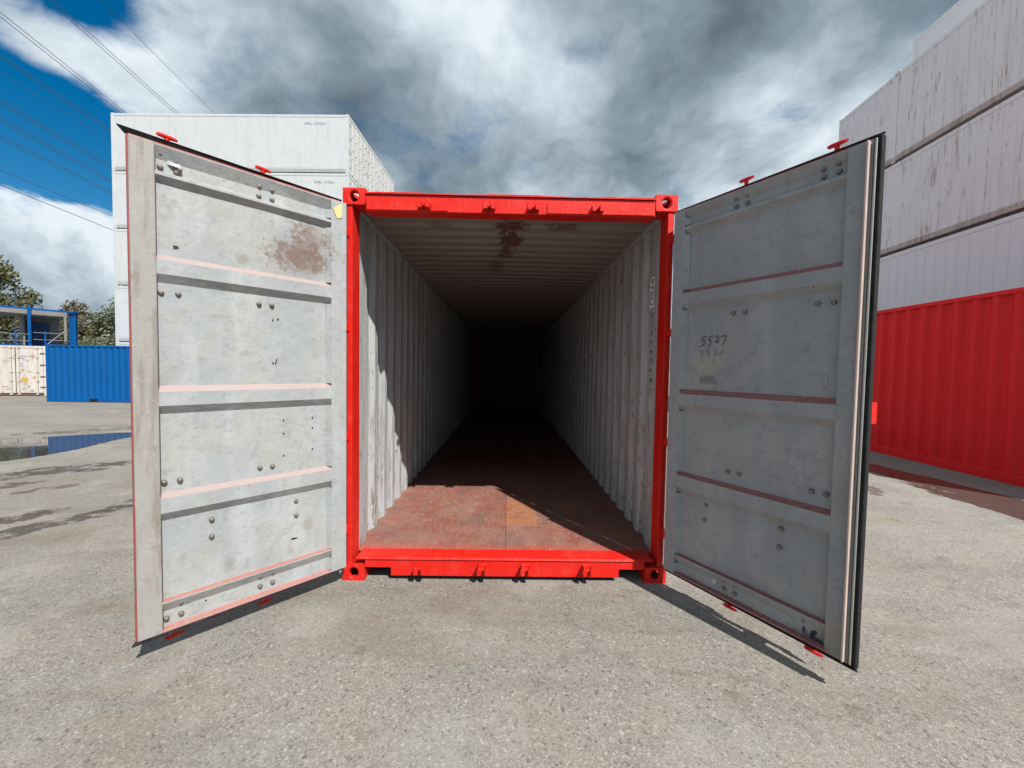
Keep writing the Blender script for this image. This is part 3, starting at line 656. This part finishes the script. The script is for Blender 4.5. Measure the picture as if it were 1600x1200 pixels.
# hinge lugs on the posts
for sx in (-1, 1):
    for z in (.36, 1.07, 1.90, 2.60):
        m = MB(); m.prism([(sx*1.172, .01), (sx*1.200, .01), (sx*(1.190*K+.055), -.040), (sx*(1.190*K+.025), -.052)], 'z', zs(z)-.028, zs(z)+.028); m.build('hinge_lug', 'red_paint', C, bevel=.002)
# tape on the left door's hinge stile, peeled flap and hook in the top recess
m = MB(); a = U0*.2; m.add([(.030, YL(.0075), zs(2.775)), (.094, YL(.0075), zs(2.72)), (.066, YL(.0075), zs(2.655)), (.030, YL(.0075), zs(2.672))], [(0,1,2,3)]); m.build('tape', 'tape_yellow', doorL)
m = MB(); vs = []
for i in range(9):
    t = i/8; vs += [(.985*K-.06*t, YL(-DEP+.004+.02*sin(t*2.4)), zs(2.712)+.004-.012*t+.004*sin(9*t)), (.985*K-.06*t, YL(-DEP+.003+.026*sin(t*2.4)), zs(2.70)-.004-.014*t)]
m.add(vs, [(2*i, 2*i+1, 2*i+3, 2*i+2) for i in range(8)]); m.build('peeled_flap', 'peeled_white', doorL, smooth=True)
m = MB(); m.cyl((.958*K, YL(-DEP), zs(2.705)), (.93*K, YL(-DEP+.02), zs(2.675)), .008, 8, 0, .012); m.build('hook', 'bolt_steel', doorL)
scrap('dent_hole', None, .016, .012, (1,0,0), (0,0,1), (.955*K, YL(-DEP+.003), zs(2.255)), doorL, 'ink', 31)
scrap('dent_hole', None, .022, .008, (1,0,0), (0,0,1), (.35*K, YL(-DEP+.003), zs(.415)), doorL, 'ink', 32)
for u, z in ((.47,1.90),(.44,1.91),(.45,1.64),(.455,1.62),(.47,1.62),(.41,1.24),(.41,1.15),(.41,1.0),(.225,1.24),(.225,1.17),(.225,1.02),(.30,2.19),(.84,.19)):
    scrap('rivet_hole', None, .005, .006, (1,0,0), (0,0,1), (u*K, YL(-DEP+.003), zs(z)), doorL, 'ink', int(u*1000+z*100), 8)
# handwriting 5527 / 5520 and a small stamped note on the right door
def strokes(name, lines, org, h, parent, Yf, mat, wd=.0022, slant=-.10, slope=.10):
    m = MB()
    for ln in lines:
        for (a, b), (c_, d_) in zip(ln, ln[1:]):
            p0 = Vector((org[0]+a*h-0*b, 0, org[1]+b*h+a*h*slope)); p1 = Vector((org[0]+c_*h, 0, org[1]+d_*h+c_*h*slope)); t = (p1-p0).normalized(); nrm = Vector((-t.z, 0, t.x))*wd
            yy = Yf(-DEP+.005); q = [p0-nrm-t*wd*.5, p1-nrm+t*wd*.5, p1+nrm+t*wd*.5, p0+nrm-t*wd*.5]; m.add([(v_.x, yy, v_.z) for v_ in q], [(0,1,2,3)])
    return m.build(name, mat, parent)
five = [[(.62,1.0),(.22,.98),(.10,.58),(.40,.62),(.44,.36),(.22,.08),(-.05,0)]]
five2 = [[(.28,1.0),(.12,.60),(.36,.52),(.34,.22),(.05,.02)], [(.28,.98),(.62,1.0)]]
two = [[(.12,.78),(.32,.98),(.46,.80),(.30,.46),(.12,.30),(.52,.42)]]
seven = [[(.05,.90),(.62,.98),(.42,.30),(.30,.02)]]
zero = [[(.18,.80),(.10,.52),(.30,.42),(.44,.66),(.40,.84)]]
def shift(ls, dx, dz=0): return [[(a+dx, b+dz) for a, b in l] for l in ls]
strokes('handwriting', five+shift(five2, .75, .05)+shift(two, 1.45, .12)+shift(seven, 2.05, .10), (.238*K, zs(1.785)), .066, doorR, YR, 'ink', .0022, slope=-.04)
strokes('handwriting', [[(.35,.95),(.08,.80),(.18,.55),(.22,.05)], [(.75,.95),(.95,.55),(1.05,.25)], [(1.0,.9),(.95,.5)]]+shift(two, 1.5, .1)+shift(zero, 2.15, .12), (.238*K, zs(1.70)), .060, doorR, YR, 'grey_ink', .0017, slope=-.04)
m = MB(); rr = random.Random(4)
for row in range(4):
    u = .243*K
    while u < .355*K:
        l = rr.uniform(.008, .022); m.box((u, YR(-DEP+.0045), zs(1.572-row*.013)), (u+l, YR(-DEP+.005), zs(1.572-row*.013)+.0045)); u += l+.004
m.build('stamped_note', 'grey_ink', doorR)
scrap('paint_scrape', None, .018, .030, (1,0,0), (0,0,1), (.40*K, YR(-DEP+.003), zs(.20)), doorR, 'peeled_white', 41)
scrap('paint_scrape', None, .010, .004, (1,0,0), (0,0,1), (.56*K, YR(-DEP+.003), zs(1.59)), doorR, 'peeled_white', 42)
scrap('paint_scrape', None, .003, .035, (1,0,0), (0,0,1), (.98*K, YR(-DEP+.003), zs(1.57)), doorR, 'peeled_white', 43)
for u, z, a, b, sd_ in ((.972,.165,.012,.034,44), (.93,.175,.006,.02,45), (1.0,.145,.02,.010,46), (.985,.185,.008,.012,47)):
    scrap('scuff', None, a, b, (1,0,0), (0,0,1), (u*K, YR(-DEP+.003), zs(z)), doorR, 'ink', sd_)

# ------------------------------------------------------------------ generic closed containers (local: x = length, y = 0 front side facing -y, z up)
def corr_profile(L_, pitch=.278, depth=.036, a=.16):
    pr = [(a, 0)]; x = a+.05
    while x+.278 < L_-a: pr += [(x, 0), (x+.068, depth), (x+.140, depth), (x+.208, 0)]; x += pitch
    pr.append((L_-a, 0)); return pr
def small_casting(x, y, z, s_=(.178,.162,.118)):
    m = MB(); m.box((x, y, z), (x+s_[0], y+s_[1], z+s_[2])); return m
def dry_box(name, label, loc, yaw, L_, H_, mat, group=None, pockets=(), depth=.036):
    T = thing(name, label, 'container', loc, yaw, group); Wd = 2.438
    pr = corr_profile(L_, depth=depth); n = len(pr); m = MB()
    rd = random.Random(int(L_*100)); rows = 9; ph = [(rd.uniform(.3, 1.6), rd.uniform(0, 6), rd.uniform(.6, 2.4), rd.uniform(0, 6), rd.uniform(.2, 1)) for _ in range(7)]
    def wob(x, z): return .0045*sum(a5*sin(a1*x*2.2+a2)*sin(a3*z*1.6+a4) for a1, a2, a3, a4, a5 in ph)*sin(pi*z/H_)
    zr = [.16+(H_-.25)*i/(rows-1) for i in range(rows)]
    m.add([(x+wob(x+9, z)*.8, .012+dd+wob(x, z)+.004, z) for z in zr for x, dd in pr], [(r*n+i, r*n+i+1, (r+1)*n+i+1, (r+1)*n+i) for r in range(rows-1) for i in range(n-1)]); m.build('side_wall', mat, T)
    m = MB(); m.add([(x, Wd-.012-dd, z) for z in (.16, H_-.09) for x, dd in pr], [(i, i+1, n+i+1, n+i) for i in range(n-1)]); m.build('side_wall', mat, T)
    for y0, y1 in ((.002, .07), (Wd-.07, Wd-.002)):
        m = MB(); m.box((.178, y0, H_-.10), (L_-.178, y1, H_-.028)); m.build('top_side_rail', mat, T, bevel=.006)
        m = MB(); xa = .178
        for p0, p1 in list(pockets)+[(L_-.178, None)]:
            m.box((xa, y0, .018), (p0, y1, .168)); xa = p1
        m.build('bottom_side_rail', mat, T, bevel=.006)
    for p0, p1 in pockets:
        m = MB(); m.box((p0+.002, .03, .02), (p1-.002, Wd-.03, .13)); m.build('fork_pocket', 'rubber', T)
    for x0 in (.0, L_-.15):
        for y0 in (.0, Wd-.15):
            m = MB(); m.box((x0+.003, y0+.003, .118), (x0+.147, y0+.147, H_-.118)); m.build('corner_post', mat, T, bevel=.006)
    for x0 in (0, L_-.178):
        for y0 in (0, Wd-.162):
            for z0 in (0, H_-.118): small_casting(x0, y0, z0).build('corner_casting', mat, T, bevel=.012)
    for x0 in (.03, L_-.05):
        m = MB(); m.box((x0, .15, .05), (x0+.02, Wd-.15, H_-.04)); m.build('end_wall', mat, T)
    m = MB(); m.box((.06, .06, H_-.06), (L_-.06, Wd-.06, H_-.035)); m.build('roof', mat, T)
    m = MB(); m.box((.06, .06, .10), (L_-.06, Wd-.06, .14)); m.build('floor', 'rust_and_shade_dark', T)
    return T
def reefer(label, loc, yaw, L_, mat, npan, group, H_=2.896, door_end=False, ident=None, detail=True, posts=(), railmat=None, name='reefer_container'):
    T = thing(name, label, 'container', loc, yaw, group); Wd = 2.438; railmat = railmat or mat
    m = MB(); m.box((.06, .0155, .10), (L_-.06, Wd-.03, H_-.06)); m.build('body', mat, T)
    if detail and npan:
        pw = (L_-.30)/npan; pm = MB(); pm.box((.002, 0, .24), (pw-.002, .009, H_-.16)); me = pm.mesh('side_panel', [mat], bevel=.004)
        for i in range(npan): put('side_panel', me, T, (.15+i*pw, .010, 0))
    for y0, y1 in ((.002, .05), (Wd-.05, Wd-.002)):
        m = MB(); m.box((.178, y0, H_-.15), (L_-.178, y1, H_-.02)); m.build('top_side_rail', mat, T, bevel=.008)
        m = MB(); m.box((.178, y0, .035 if railmat == mat else .075), (L_-.178, y1, .23))
        if detail and y0 < 1:
            for z in (.075, .125, .175): m.box((.178, y0-.012, z), (L_-.178, y0+.001, z+.022))
        m.build('bottom_side_rail', railmat, T)
    for x0 in (0, L_-.15):
        for y0 in (0, Wd-.15):
            m = MB(); m.box((x0+.003, y0+.003, .118), (x0+.147, y0+.147, H_-.118)); m.build('corner_post', mat, T, bevel=.006)
    for x0 in posts:
        m = MB(); m.box((x0, -.002, .03), (x0+.13, .04, H_-.03)); m.build('intermediate_post', mat, T, bevel=.006)
        small_casting(x0-.02, -.009, H_-.118, (.178, .10, .122)).build('corner_casting', railmat, T, bevel=.01)
    for x0 in (0, L_-.178):
        for y0 in (0, Wd-.162):
            for z0 in (0, H_-.118): small_casting(x0, y0, z0).build('corner_casting', railmat if z0 == 0 else mat, T, bevel=.012)
    m = MB(); m.box((.02, .15, .06), (.055, Wd-.15, H_-.06)); m.build('end_wall', mat, T)
    if door_end:
        for s_ in (0, 1):
            y0 = .16+s_*1.065; m = MB(); m.box((L_-.055, y0, .16), (L_-.020, y0+1.05, H_-.14)); dr = m.build('door', 'door_white', T, bevel=.006)
            for f_ in (.25, .75):
                yy = y0+1.05*f_; m = MB(); m.cyl((L_+.012, yy, .06), (L_+.012, yy, H_-.05), .018, 8); m.build('lock_rod', 'door_white', dr)
                for z in (.10, .9, 1.3, 2.0, H_-.12):
                    m = MB(); m.box((L_-.018, yy-.05, z-.03), (L_+.032, yy+.05, z+.03)); m.build('rod_bracket', 'door_white', dr)
            for z in (.4, 1.1, 1.8, 2.5):
                yy = y0-.03 if s_ == 0 else y0+1.03; m = MB(); m.box((L_-.018, yy-.02, z-.05), (L_+.012, yy+.12, z+.05)); m.build('hinge', 'reefer_rail', dr)
        m = MB(); m.box((L_-.06, .15, .02), (L_-.004, Wd-.15, .15)); m.build('sill', 'door_white', T); m = MB(); m.box((L_-.06, .15, H_-.13), (L_-.004, Wd-.15, H_-.012)); m.build('header', 'door_white', T)
        m = MB(); m.box((L_-.03, .02, 1.02), (L_+.004, .10, 1.26)); m.build('vent_plate', 'decal_grey', T)
    if ident:
        tm = text_mesh('identity_lettering', ident, .17, 'decal_grey'); o = put('identity_lettering', tm, T); frame(T, '', o, Vector((1,0,0)), Vector((0,0,1)), Vector((0,-1,0)), (L_-2.25 if ident.endswith('9') else L_-1.75, .002, H_-.52))
    return T
# left stack of white reefers: right front corner (-8.18, 17.75), 5 high, 3 deep
YAW_L = math.atan2(17.75-18.10, (-8.18)-(-20.36)); dirL = Vector((cos(YAW_L), sin(YAW_L), 0)); bk = Vector((-sin(YAW_L), cos(YAW_L), 0))
ORD = ['bottom', 'second', 'middle', 'fourth', 'top']
base = Vector((-8.18, 17.75, -.24)) - dirL*12.19
for lv in range(5):
    lab = {4: 'white reefer container on top of the tall stack, faint dark identity number at its right', 3: 'white reefer container second from the top of the tall stack, number just above open door',
           2: 'white reefer container in the middle of the five-high stack behind the left door', 1: 'white reefer container just above the bottom one of the five-high stack',
           0: 'white reefer container at the bottom of the stack, behind the blue container'}[lv]
    reefer(lab, base+Vector((0,0,2.899*lv)), YAW_L, 12.19, 'reefer_white', 28, 'white reefers stacked on the left', ident={4: 'RFBU 101928 9', 3: 'RFBU 191926 1'}.get(lv), door_end=lv >= 3, railmat='reefer_white')
for row in (1, 2):
    for lv in range(5):
        if lv == 4: lab = 'white reefer container topping the %s row behind the front stack, door end showing' % ('second' if row == 1 else 'third')
        elif lv == 3: lab = 'white reefer container next below the top of the %s row, door end showing' % ('second' if row == 1 else 'third')
        else: lab = 'white reefer container low in the rows hidden behind the front stack'
        reefer(lab, base+bk*(2.46*row)+Vector((0,0,2.899*lv)), YAW_L, 12.19, 'reefer_white', 0, 'white reefers stacked on the left', door_end=lv >= 3, detail=False)
# dark seams between stacked boxes are real gaps (3 mm) plus the castings' twist locks
# ------------------------------------------------------------------ right: red container and white stack behind it
dry_box('closed_container', 'closed corrugated red container standing in shade beside the white stack', (7.86, 13.2, .03), rad(-90)-.050, 12.19, 2.896, 'red_far', depth=.05)
YAW_R = rad(-90)-.085
dirR = Vector((cos(YAW_R), sin(YAW_R), 0)); bR = Vector((-sin(YAW_R), cos(YAW_R), 0))
o0 = Vector((12.62, 12.60, .05)); lz = [0, 2.591, 5.49, 8.39, 11.29]
RM = ['reefer_plain', 'reefer_plain', 'reefer_worn', 'reefer_worn', 'reefer_plain']
RL = ['white reefer container at the bottom of the right stack, behind the red container', 'clean pale reefer container resting just above the red container on the right',
      'rust-streaked white reefer container, middle of the right stack with brown runs above its rail', 'rust-streaked white reefer container high on the right, a rusty post near its far end']
for lv in range(4):
    reefer(RL[lv], o0-bR*0+Vector((0,0,lz[lv])), YAW_R, 13.7, RM[lv], 44 if lv else 0, 'white reefers stacked on the right', H_=2.591 if lv == 0 else 2.894, posts=(2.45,) if lv == 3 else (), railmat='reefer_rail' if lv in (2, 3) else None, detail=lv > 0)
for lv in range(5):
    lab = 'plain grey-white reefer container on the very top, set back behind the right stack' if lv == 4 else 'white reefer container hidden in the back row of the right stack'
    reefer(lab, o0+bR*2.50+Vector((0,0,lz[lv])), YAW_R, 13.7, 'reefer_plain', 0, 'white reefers stacked on the right', H_=2.591 if lv == 0 else 2.894, detail=False)

# ------------------------------------------------------------------ far left: blue container, cream container, blue cabin, trees
dry_box('closed_container', 'closed blue corrugated container on the far left beyond the puddle', (-20.62, 15.15, -.245), rad(1.5), 6.06, 2.591, 'blue_paint', pockets=((1.85, 2.21), (3.85, 4.21)))
def cream():
    yaw = math.atan2(.8, 2.3); T = thing('reefer_container', 'cream rust-stained container showing its double doors, beside the blue container', 'container', (-26.24, 17.35, -.24), yaw)
    Wd, H_, L_ = 2.438, 2.591, 6.06                       # doors on local y=0, x across
    m = MB(); m.box((.02, .06, .12), (Wd-.02, L_, H_-.03)); m.build('body', 'cream_worn', T)
    for x0 in (0, Wd-.16):
        m = MB(); m.box((x0, 0, .115), (x0+.16, .12, H_-.115)); m.build('corner_post', 'cream_worn', T, bevel=.006)
        for z0 in (0, H_-.118): m = MB(); m.box((x0, -.004, z0), (x0+.162, .18, z0+.118)); m.build('corner_casting', 'cream_worn', T, bevel=.012)
    m = MB(); m.box((.16, .0, H_-.12), (Wd-.16, .1, H_-.01)); m.build('header', 'cream_worn', T); m = MB(); m.box((.16, .0, .015), (Wd-.16, .1, .14)); m.build('sill', 'rust_and_shade_dark', T)
    for s_ in (0, 1):
        x0 = .175+s_*1.055; m = MB(); m.box((x0, .012, .16), (x0+1.03, .055, H_-.14)); dr = m.build('door', 'cream_worn', T, bevel=.006)
        for f_ in (.12, .80) if s_ else (.40, .86):
            m = MB(); m.cyl((x0+1.03*f_, -.022, .05), (x0+1.03*f_, -.022, H_-.04), .02, 8); m.build('lock_rod', 'cream_worn', dr)
            for z in (.10, .8, 1.25, 2.0, H_-.10): m = MB(); m.box((x0+1.03*f_-.05, -.05, z-.03), (x0+1.03*f_+.05, .014, z+.03)); m.build('rod_bracket', 'cream_worn', dr)
        for z in (.45, 1.0, 1.6, 2.2): m = MB(); xx = x0 if not s_ else x0+1.03; m.box((xx-.10, -.012, z-.03), (xx+.10, .014, z+.03)); m.build('hinge', 'rust_and_shade_dark', dr)
    m = MB(); m.box((1.207, .006, .16), (1.231, .016, H_-.14)); m.build('door_gasket', 'rubber', T)
    def patch(n_, x, z, a, b, mat): m = MB(); m.box((x, .0085, z), (x+a, .0115, z+b)); m.build(n_, mat, T)
    m = MB(); m.cyl((1.55, .0115, .83), (1.55, .0085, .83), .14, 16); m.build('warning_label', 'warning_yellow', T)
    m = MB(); m.prism([(1.83,.90),(2.02,.90),(1.925,1.07)], 'y', .0085, .0115); m.build('warning_label', 'warning_yellow', T)
    m = MB(); m.prism([(.72,1.78),(.86,1.64),(1.0,1.78),(.86,1.92)], 'y', .0085, .0115); m.build('hazard_label', 'torn_label', T)
    rr = random.Random(9)
    for (x, z, a, b) in ((1.42,2.02,.24,.06),(1.72,2.02,.30,.06),(1.42,1.90,.16,.06),(1.62,1.80,.10,.05),(1.40,1.66,.12,.03),(1.40,1.58,.12,.03),(1.40,1.50,.12,.03),(1.42,1.28,.12,.09),(1.62,1.24,.24,.03),(1.50,.60,.16,.05),(1.66,.44,.10,.10),(1.46,.34,.10,.08),(1.75,.22,.14,.10),(.70,.46,.24,.05),(.80,.34,.26,.05),(.30,.80,.22,.20)):
        patch('stencil_mark', x, z, a, b, 'decal_grey')
cream()
# blue open-sided cabin standing on a container further back (local x = along the open side towards the left, y = to the right-front)
A = Vector((-28.18, 23.0, 0)); dC = Vector((-.53505, -.84482, 0))
cab = thing('site_cabin', 'blue open-sided cabin with flat roof and railings above the cream container', 'cabin', (A.x, A.y, -.24), math.atan2(dC.y, dC.x))
def cb(n_, a, b, mat, bev=.004): m = MB(); m.box(a, b); return m.build(n_, mat, cab, bevel=bev)
cb('roof', (-.3, -2.4, 4.86), (6.2, .0, 5.02), 'blue_paint'); cb('roof_fascia', (-.05, .002, 4.64), (6.2, .04, 4.90), 'cabin_cream')
cb('ceiling', (.0, -2.35, 4.58), (6.1, -.02, 4.63), 'cabin_cream')
cb('deck', (-.3, -2.4, 2.62), (6.2, .6, 2.74), 'blue_paint')
cb('post', (1.47, .05, 2.74), (1.60, .17, 5.08), 'blue_paint'); cb('post', (5.6, .05, 2.74), (5.72, .17, 5.0), 'blue_paint'); cb('post', (-.02, -.02, 2.74), (.10, .04, 4.64), 'cabin_cream')
cb('inner_wall', (1.55, -2.2, 2.74), (1.62, -1.0, 4.58), 'cabin_cream'); cb('door', (.35, -2.3, 2.74), (1.3, -2.2, 4.30), 'cabin_dark_blue'); cb('back_wall', (-.1, -2.4, 2.74), (1.55, -2.31, 4.58), 'cabin_cream')
for nm, z in (('hand_rail', 3.52), ('mid_rail', 3.10)):
    m = MB(); m.cyl((.05, .55, z), (1.45, .55, z), .022, 8); m.build(nm, 'rail_galv', cab); m = MB(); m.cyl((1.6, .55, z-.12), (6.1, .55, z-.12), .022, 8); m.build(nm, 'rail_galv', cab)
for x in (.95, 2.1, 3.2, 4.4): cb('rail_post', (x, .52, 2.74), (x+.06, .58, 3.62), 'blue_paint')
m = MB(); m.cyl((.12, .52, 3.75), (.95, .56, 2.78), .025, 8); m.build('brace', 'rail_galv', cab)
# right end: blue corrugated panel facing the yard
m = MB(); pr = []; x = 0
while x < 1.6: pr += [(x, 0), (x+.06, .03), (x+.13, .03), (x+.19, 0)]; x += .25
n = len(pr); m.add([(-.12-dd, .0+xx*.95, z) for z in (2.74, 4.86) for xx, dd in pr], [(i, i+1, n+i+1, n+i) for i in range(n-1)]); m.add([(-.17-dd, .0+xx*.95, z) for z in (2.74, 4.86) for xx, dd in pr], [(i, i+1, n+i+1, n+i) for i in range(n-1)]); m.build('end_panel', 'blue_paint', cab)
cb('panel_cap', (-.24, 0, 4.84), (-.06, 1.6, 4.93), 'blue_paint')
for x0, y0 in ((-.2, -2.3), (-.2, .4), (6.0, -2.3), (6.0, .4), (2.9, -2.3), (2.9, .4)): cb('stilt', (x0, y0, .0), (x0+.15, y0+.15, 2.62), 'blue_paint')

def tree(name, label, loc, h, crown, mat, nleaf, leaf, seed, group='trees beyond the yard'):
    T = thing(name, label, 'tree', loc, 0, group); r_ = random.Random(seed)
    m = MB(); m.cyl((0,0,-.1), (.1,0,h*.45), .14*h/6, 10, 0, .09*h/6)
    limbs = []
    for i in range(7):
        a = r_.uniform(0, 2*pi); z = h*r_.uniform(.25, .5); e = (cos(a)*crown[0]*.6*r_.uniform(.5,1), sin(a)*crown[1]*.6*r_.uniform(.5,1), h*r_.uniform(.55, .9)); m.cyl((.05,0,z), e, .06*h/6, 6, 0, .015); limbs.append(e)
    m.build('trunk', 'bark', T)
    cl = []
    for i in range(46):
        while True:
            p_ = Vector((r_.uniform(-1,1), r_.uniform(-1,1), r_.uniform(-1,1)))
            if .25 < p_.length < 1: break
        cl.append((Vector((p_.x*crown[0], p_.y*crown[1], h-crown[2]+p_.z*crown[2])), r_.uniform(.22,.46)*min(crown)))
    m = MB()
    for i in range(nleaf):
        c_, rad_ = r_.choice(cl); dv = Vector((r_.gauss(0,1), r_.gauss(0,1), r_.gauss(0,1))).normalized()*rad_*r_.random()**.45
        p_ = c_+dv; ax = Vector((r_.gauss(0,1), r_.gauss(0,1), r_.gauss(0,.7))).normalized(); u = ax.orthogonal().normalized(); v_ = ax.cross(u); s_ = leaf*r_.uniform(.6, 1.3)
        m.add([p_-u*s_, p_+v_*s_*.5, p_+u*s_, p_-v_*s_*.5], [(0,1,2,3)])
    o = bpy.data.objects.new('crown', bpy.data.meshes.new('crown')); o.data.from_pydata(m.v, [], m.f); o.data.materials.append(MATS[mat]); COL.objects.link(o); o.parent = T
    return T
tree('broadleaf_tree', 'tall olive-green tree at the far left edge behind the blue cabin', (-48.3, 33.0, -.24), 10.8, (5.2, 4.0, 5.0), 'leaf_olive', 15000, .17, 1)
tree('broadleaf_tree', 'brownish green rounded tree just right of the blue cabin', (-38.2, 33.0, -.24), 6.6, (2.6, 2.4, 3.0), 'leaf_brown', 9000, .14, 2)
tree('broadleaf_tree', 'dark bushy tree low between the cabin and the white stack', (-36.1, 33.5, -.24), 5.2, (2.4, 2.2, 2.5), 'leaf_brown', 7000, .14, 3)
tree('broadleaf_tree', 'pale-leaved tree touching the left edge of the white stack', (-33.3, 31.5, -.24), 6.9, (2.1, 2.2, 3.3), 'leaf_pale', 9000, .13, 4)

# ------------------------------------------------------------------ overhead power lines
def wire(d0, d1, X, pair, label):
    cp = Vector((-.014, -2.953, 1.611)); a = Vector(d0)*(X/d0[0]); H_ = a.z; b = Vector(d1)*(H_/d1[2]); p0 = cp+a; p1 = cp+b; u = (p1-p0).normalized()
    T = thing('power_line', label, 'power line', tuple(p0), 0, 'power lines crossing the sky')
    for k_ in range(2 if pair else 1):
        off = Vector((.42*k_, 0, .10*k_)); m = MB(); pts = []
        for i in range(25):
            s_ = -70+i*12; pts.append(u*s_+off+Vector((0,0,.00022*(s_-40)**2-.35)))
        r = .032
        vs = []; n = 5
        for q in pts: vs += [q+Vector((r*cos(2*pi*j/n), 0, r*sin(2*pi*j/n))) for j in range(n)]
        m.add(vs, [(i*n+j, i*n+(j+1) % n, (i+1)*n+(j+1) % n, (i+1)*n+j) for i in range(24) for j in range(n)]); m.build('conductor', 'wire', T)
wire((-1.107,1,.858), (-.81,1,.604), -50, True, 'paired power line running down to the middle of the white stack top')
wire((-1.221,1,.817), (-.935,1,.601), -50, True, 'paired power line meeting the top left corner of the white stack')
wire((-.984,1,.862), (-.719,1,.609), -56, False, 'single thin power line, farthest right of those crossing the cloud')
wire((-1.224,1,.722), (-.979,1,.564), -52, True, 'paired power line ending at the stack edge just below its top')
wire((-1.225,1,.689), (-.975,1,.54), -60, False, 'single faint power line just under the third pair on the blue sky')
wire((-1.228,1,.616), (-.972,1,.474), -50, True, 'paired power line crossing the blue sky at half the height of the gap')
wire((-1.229,1,.574), (-.972,1,.441), -50, True, 'darkest paired power line low on the blue sky')
wire((-1.23,1,.533), (-.973,1,.413), -58, True, 'paired power line just above the white cumulus cloud')
wire((-1.233,1,.458), (-.973,1,.36), -50, False, 'upper of the two single power lines in front of the white cumulus')
wire((-1.234,1,.423), (-.973,1,.326), -50, False, 'lowest single power line in front of the white cumulus')
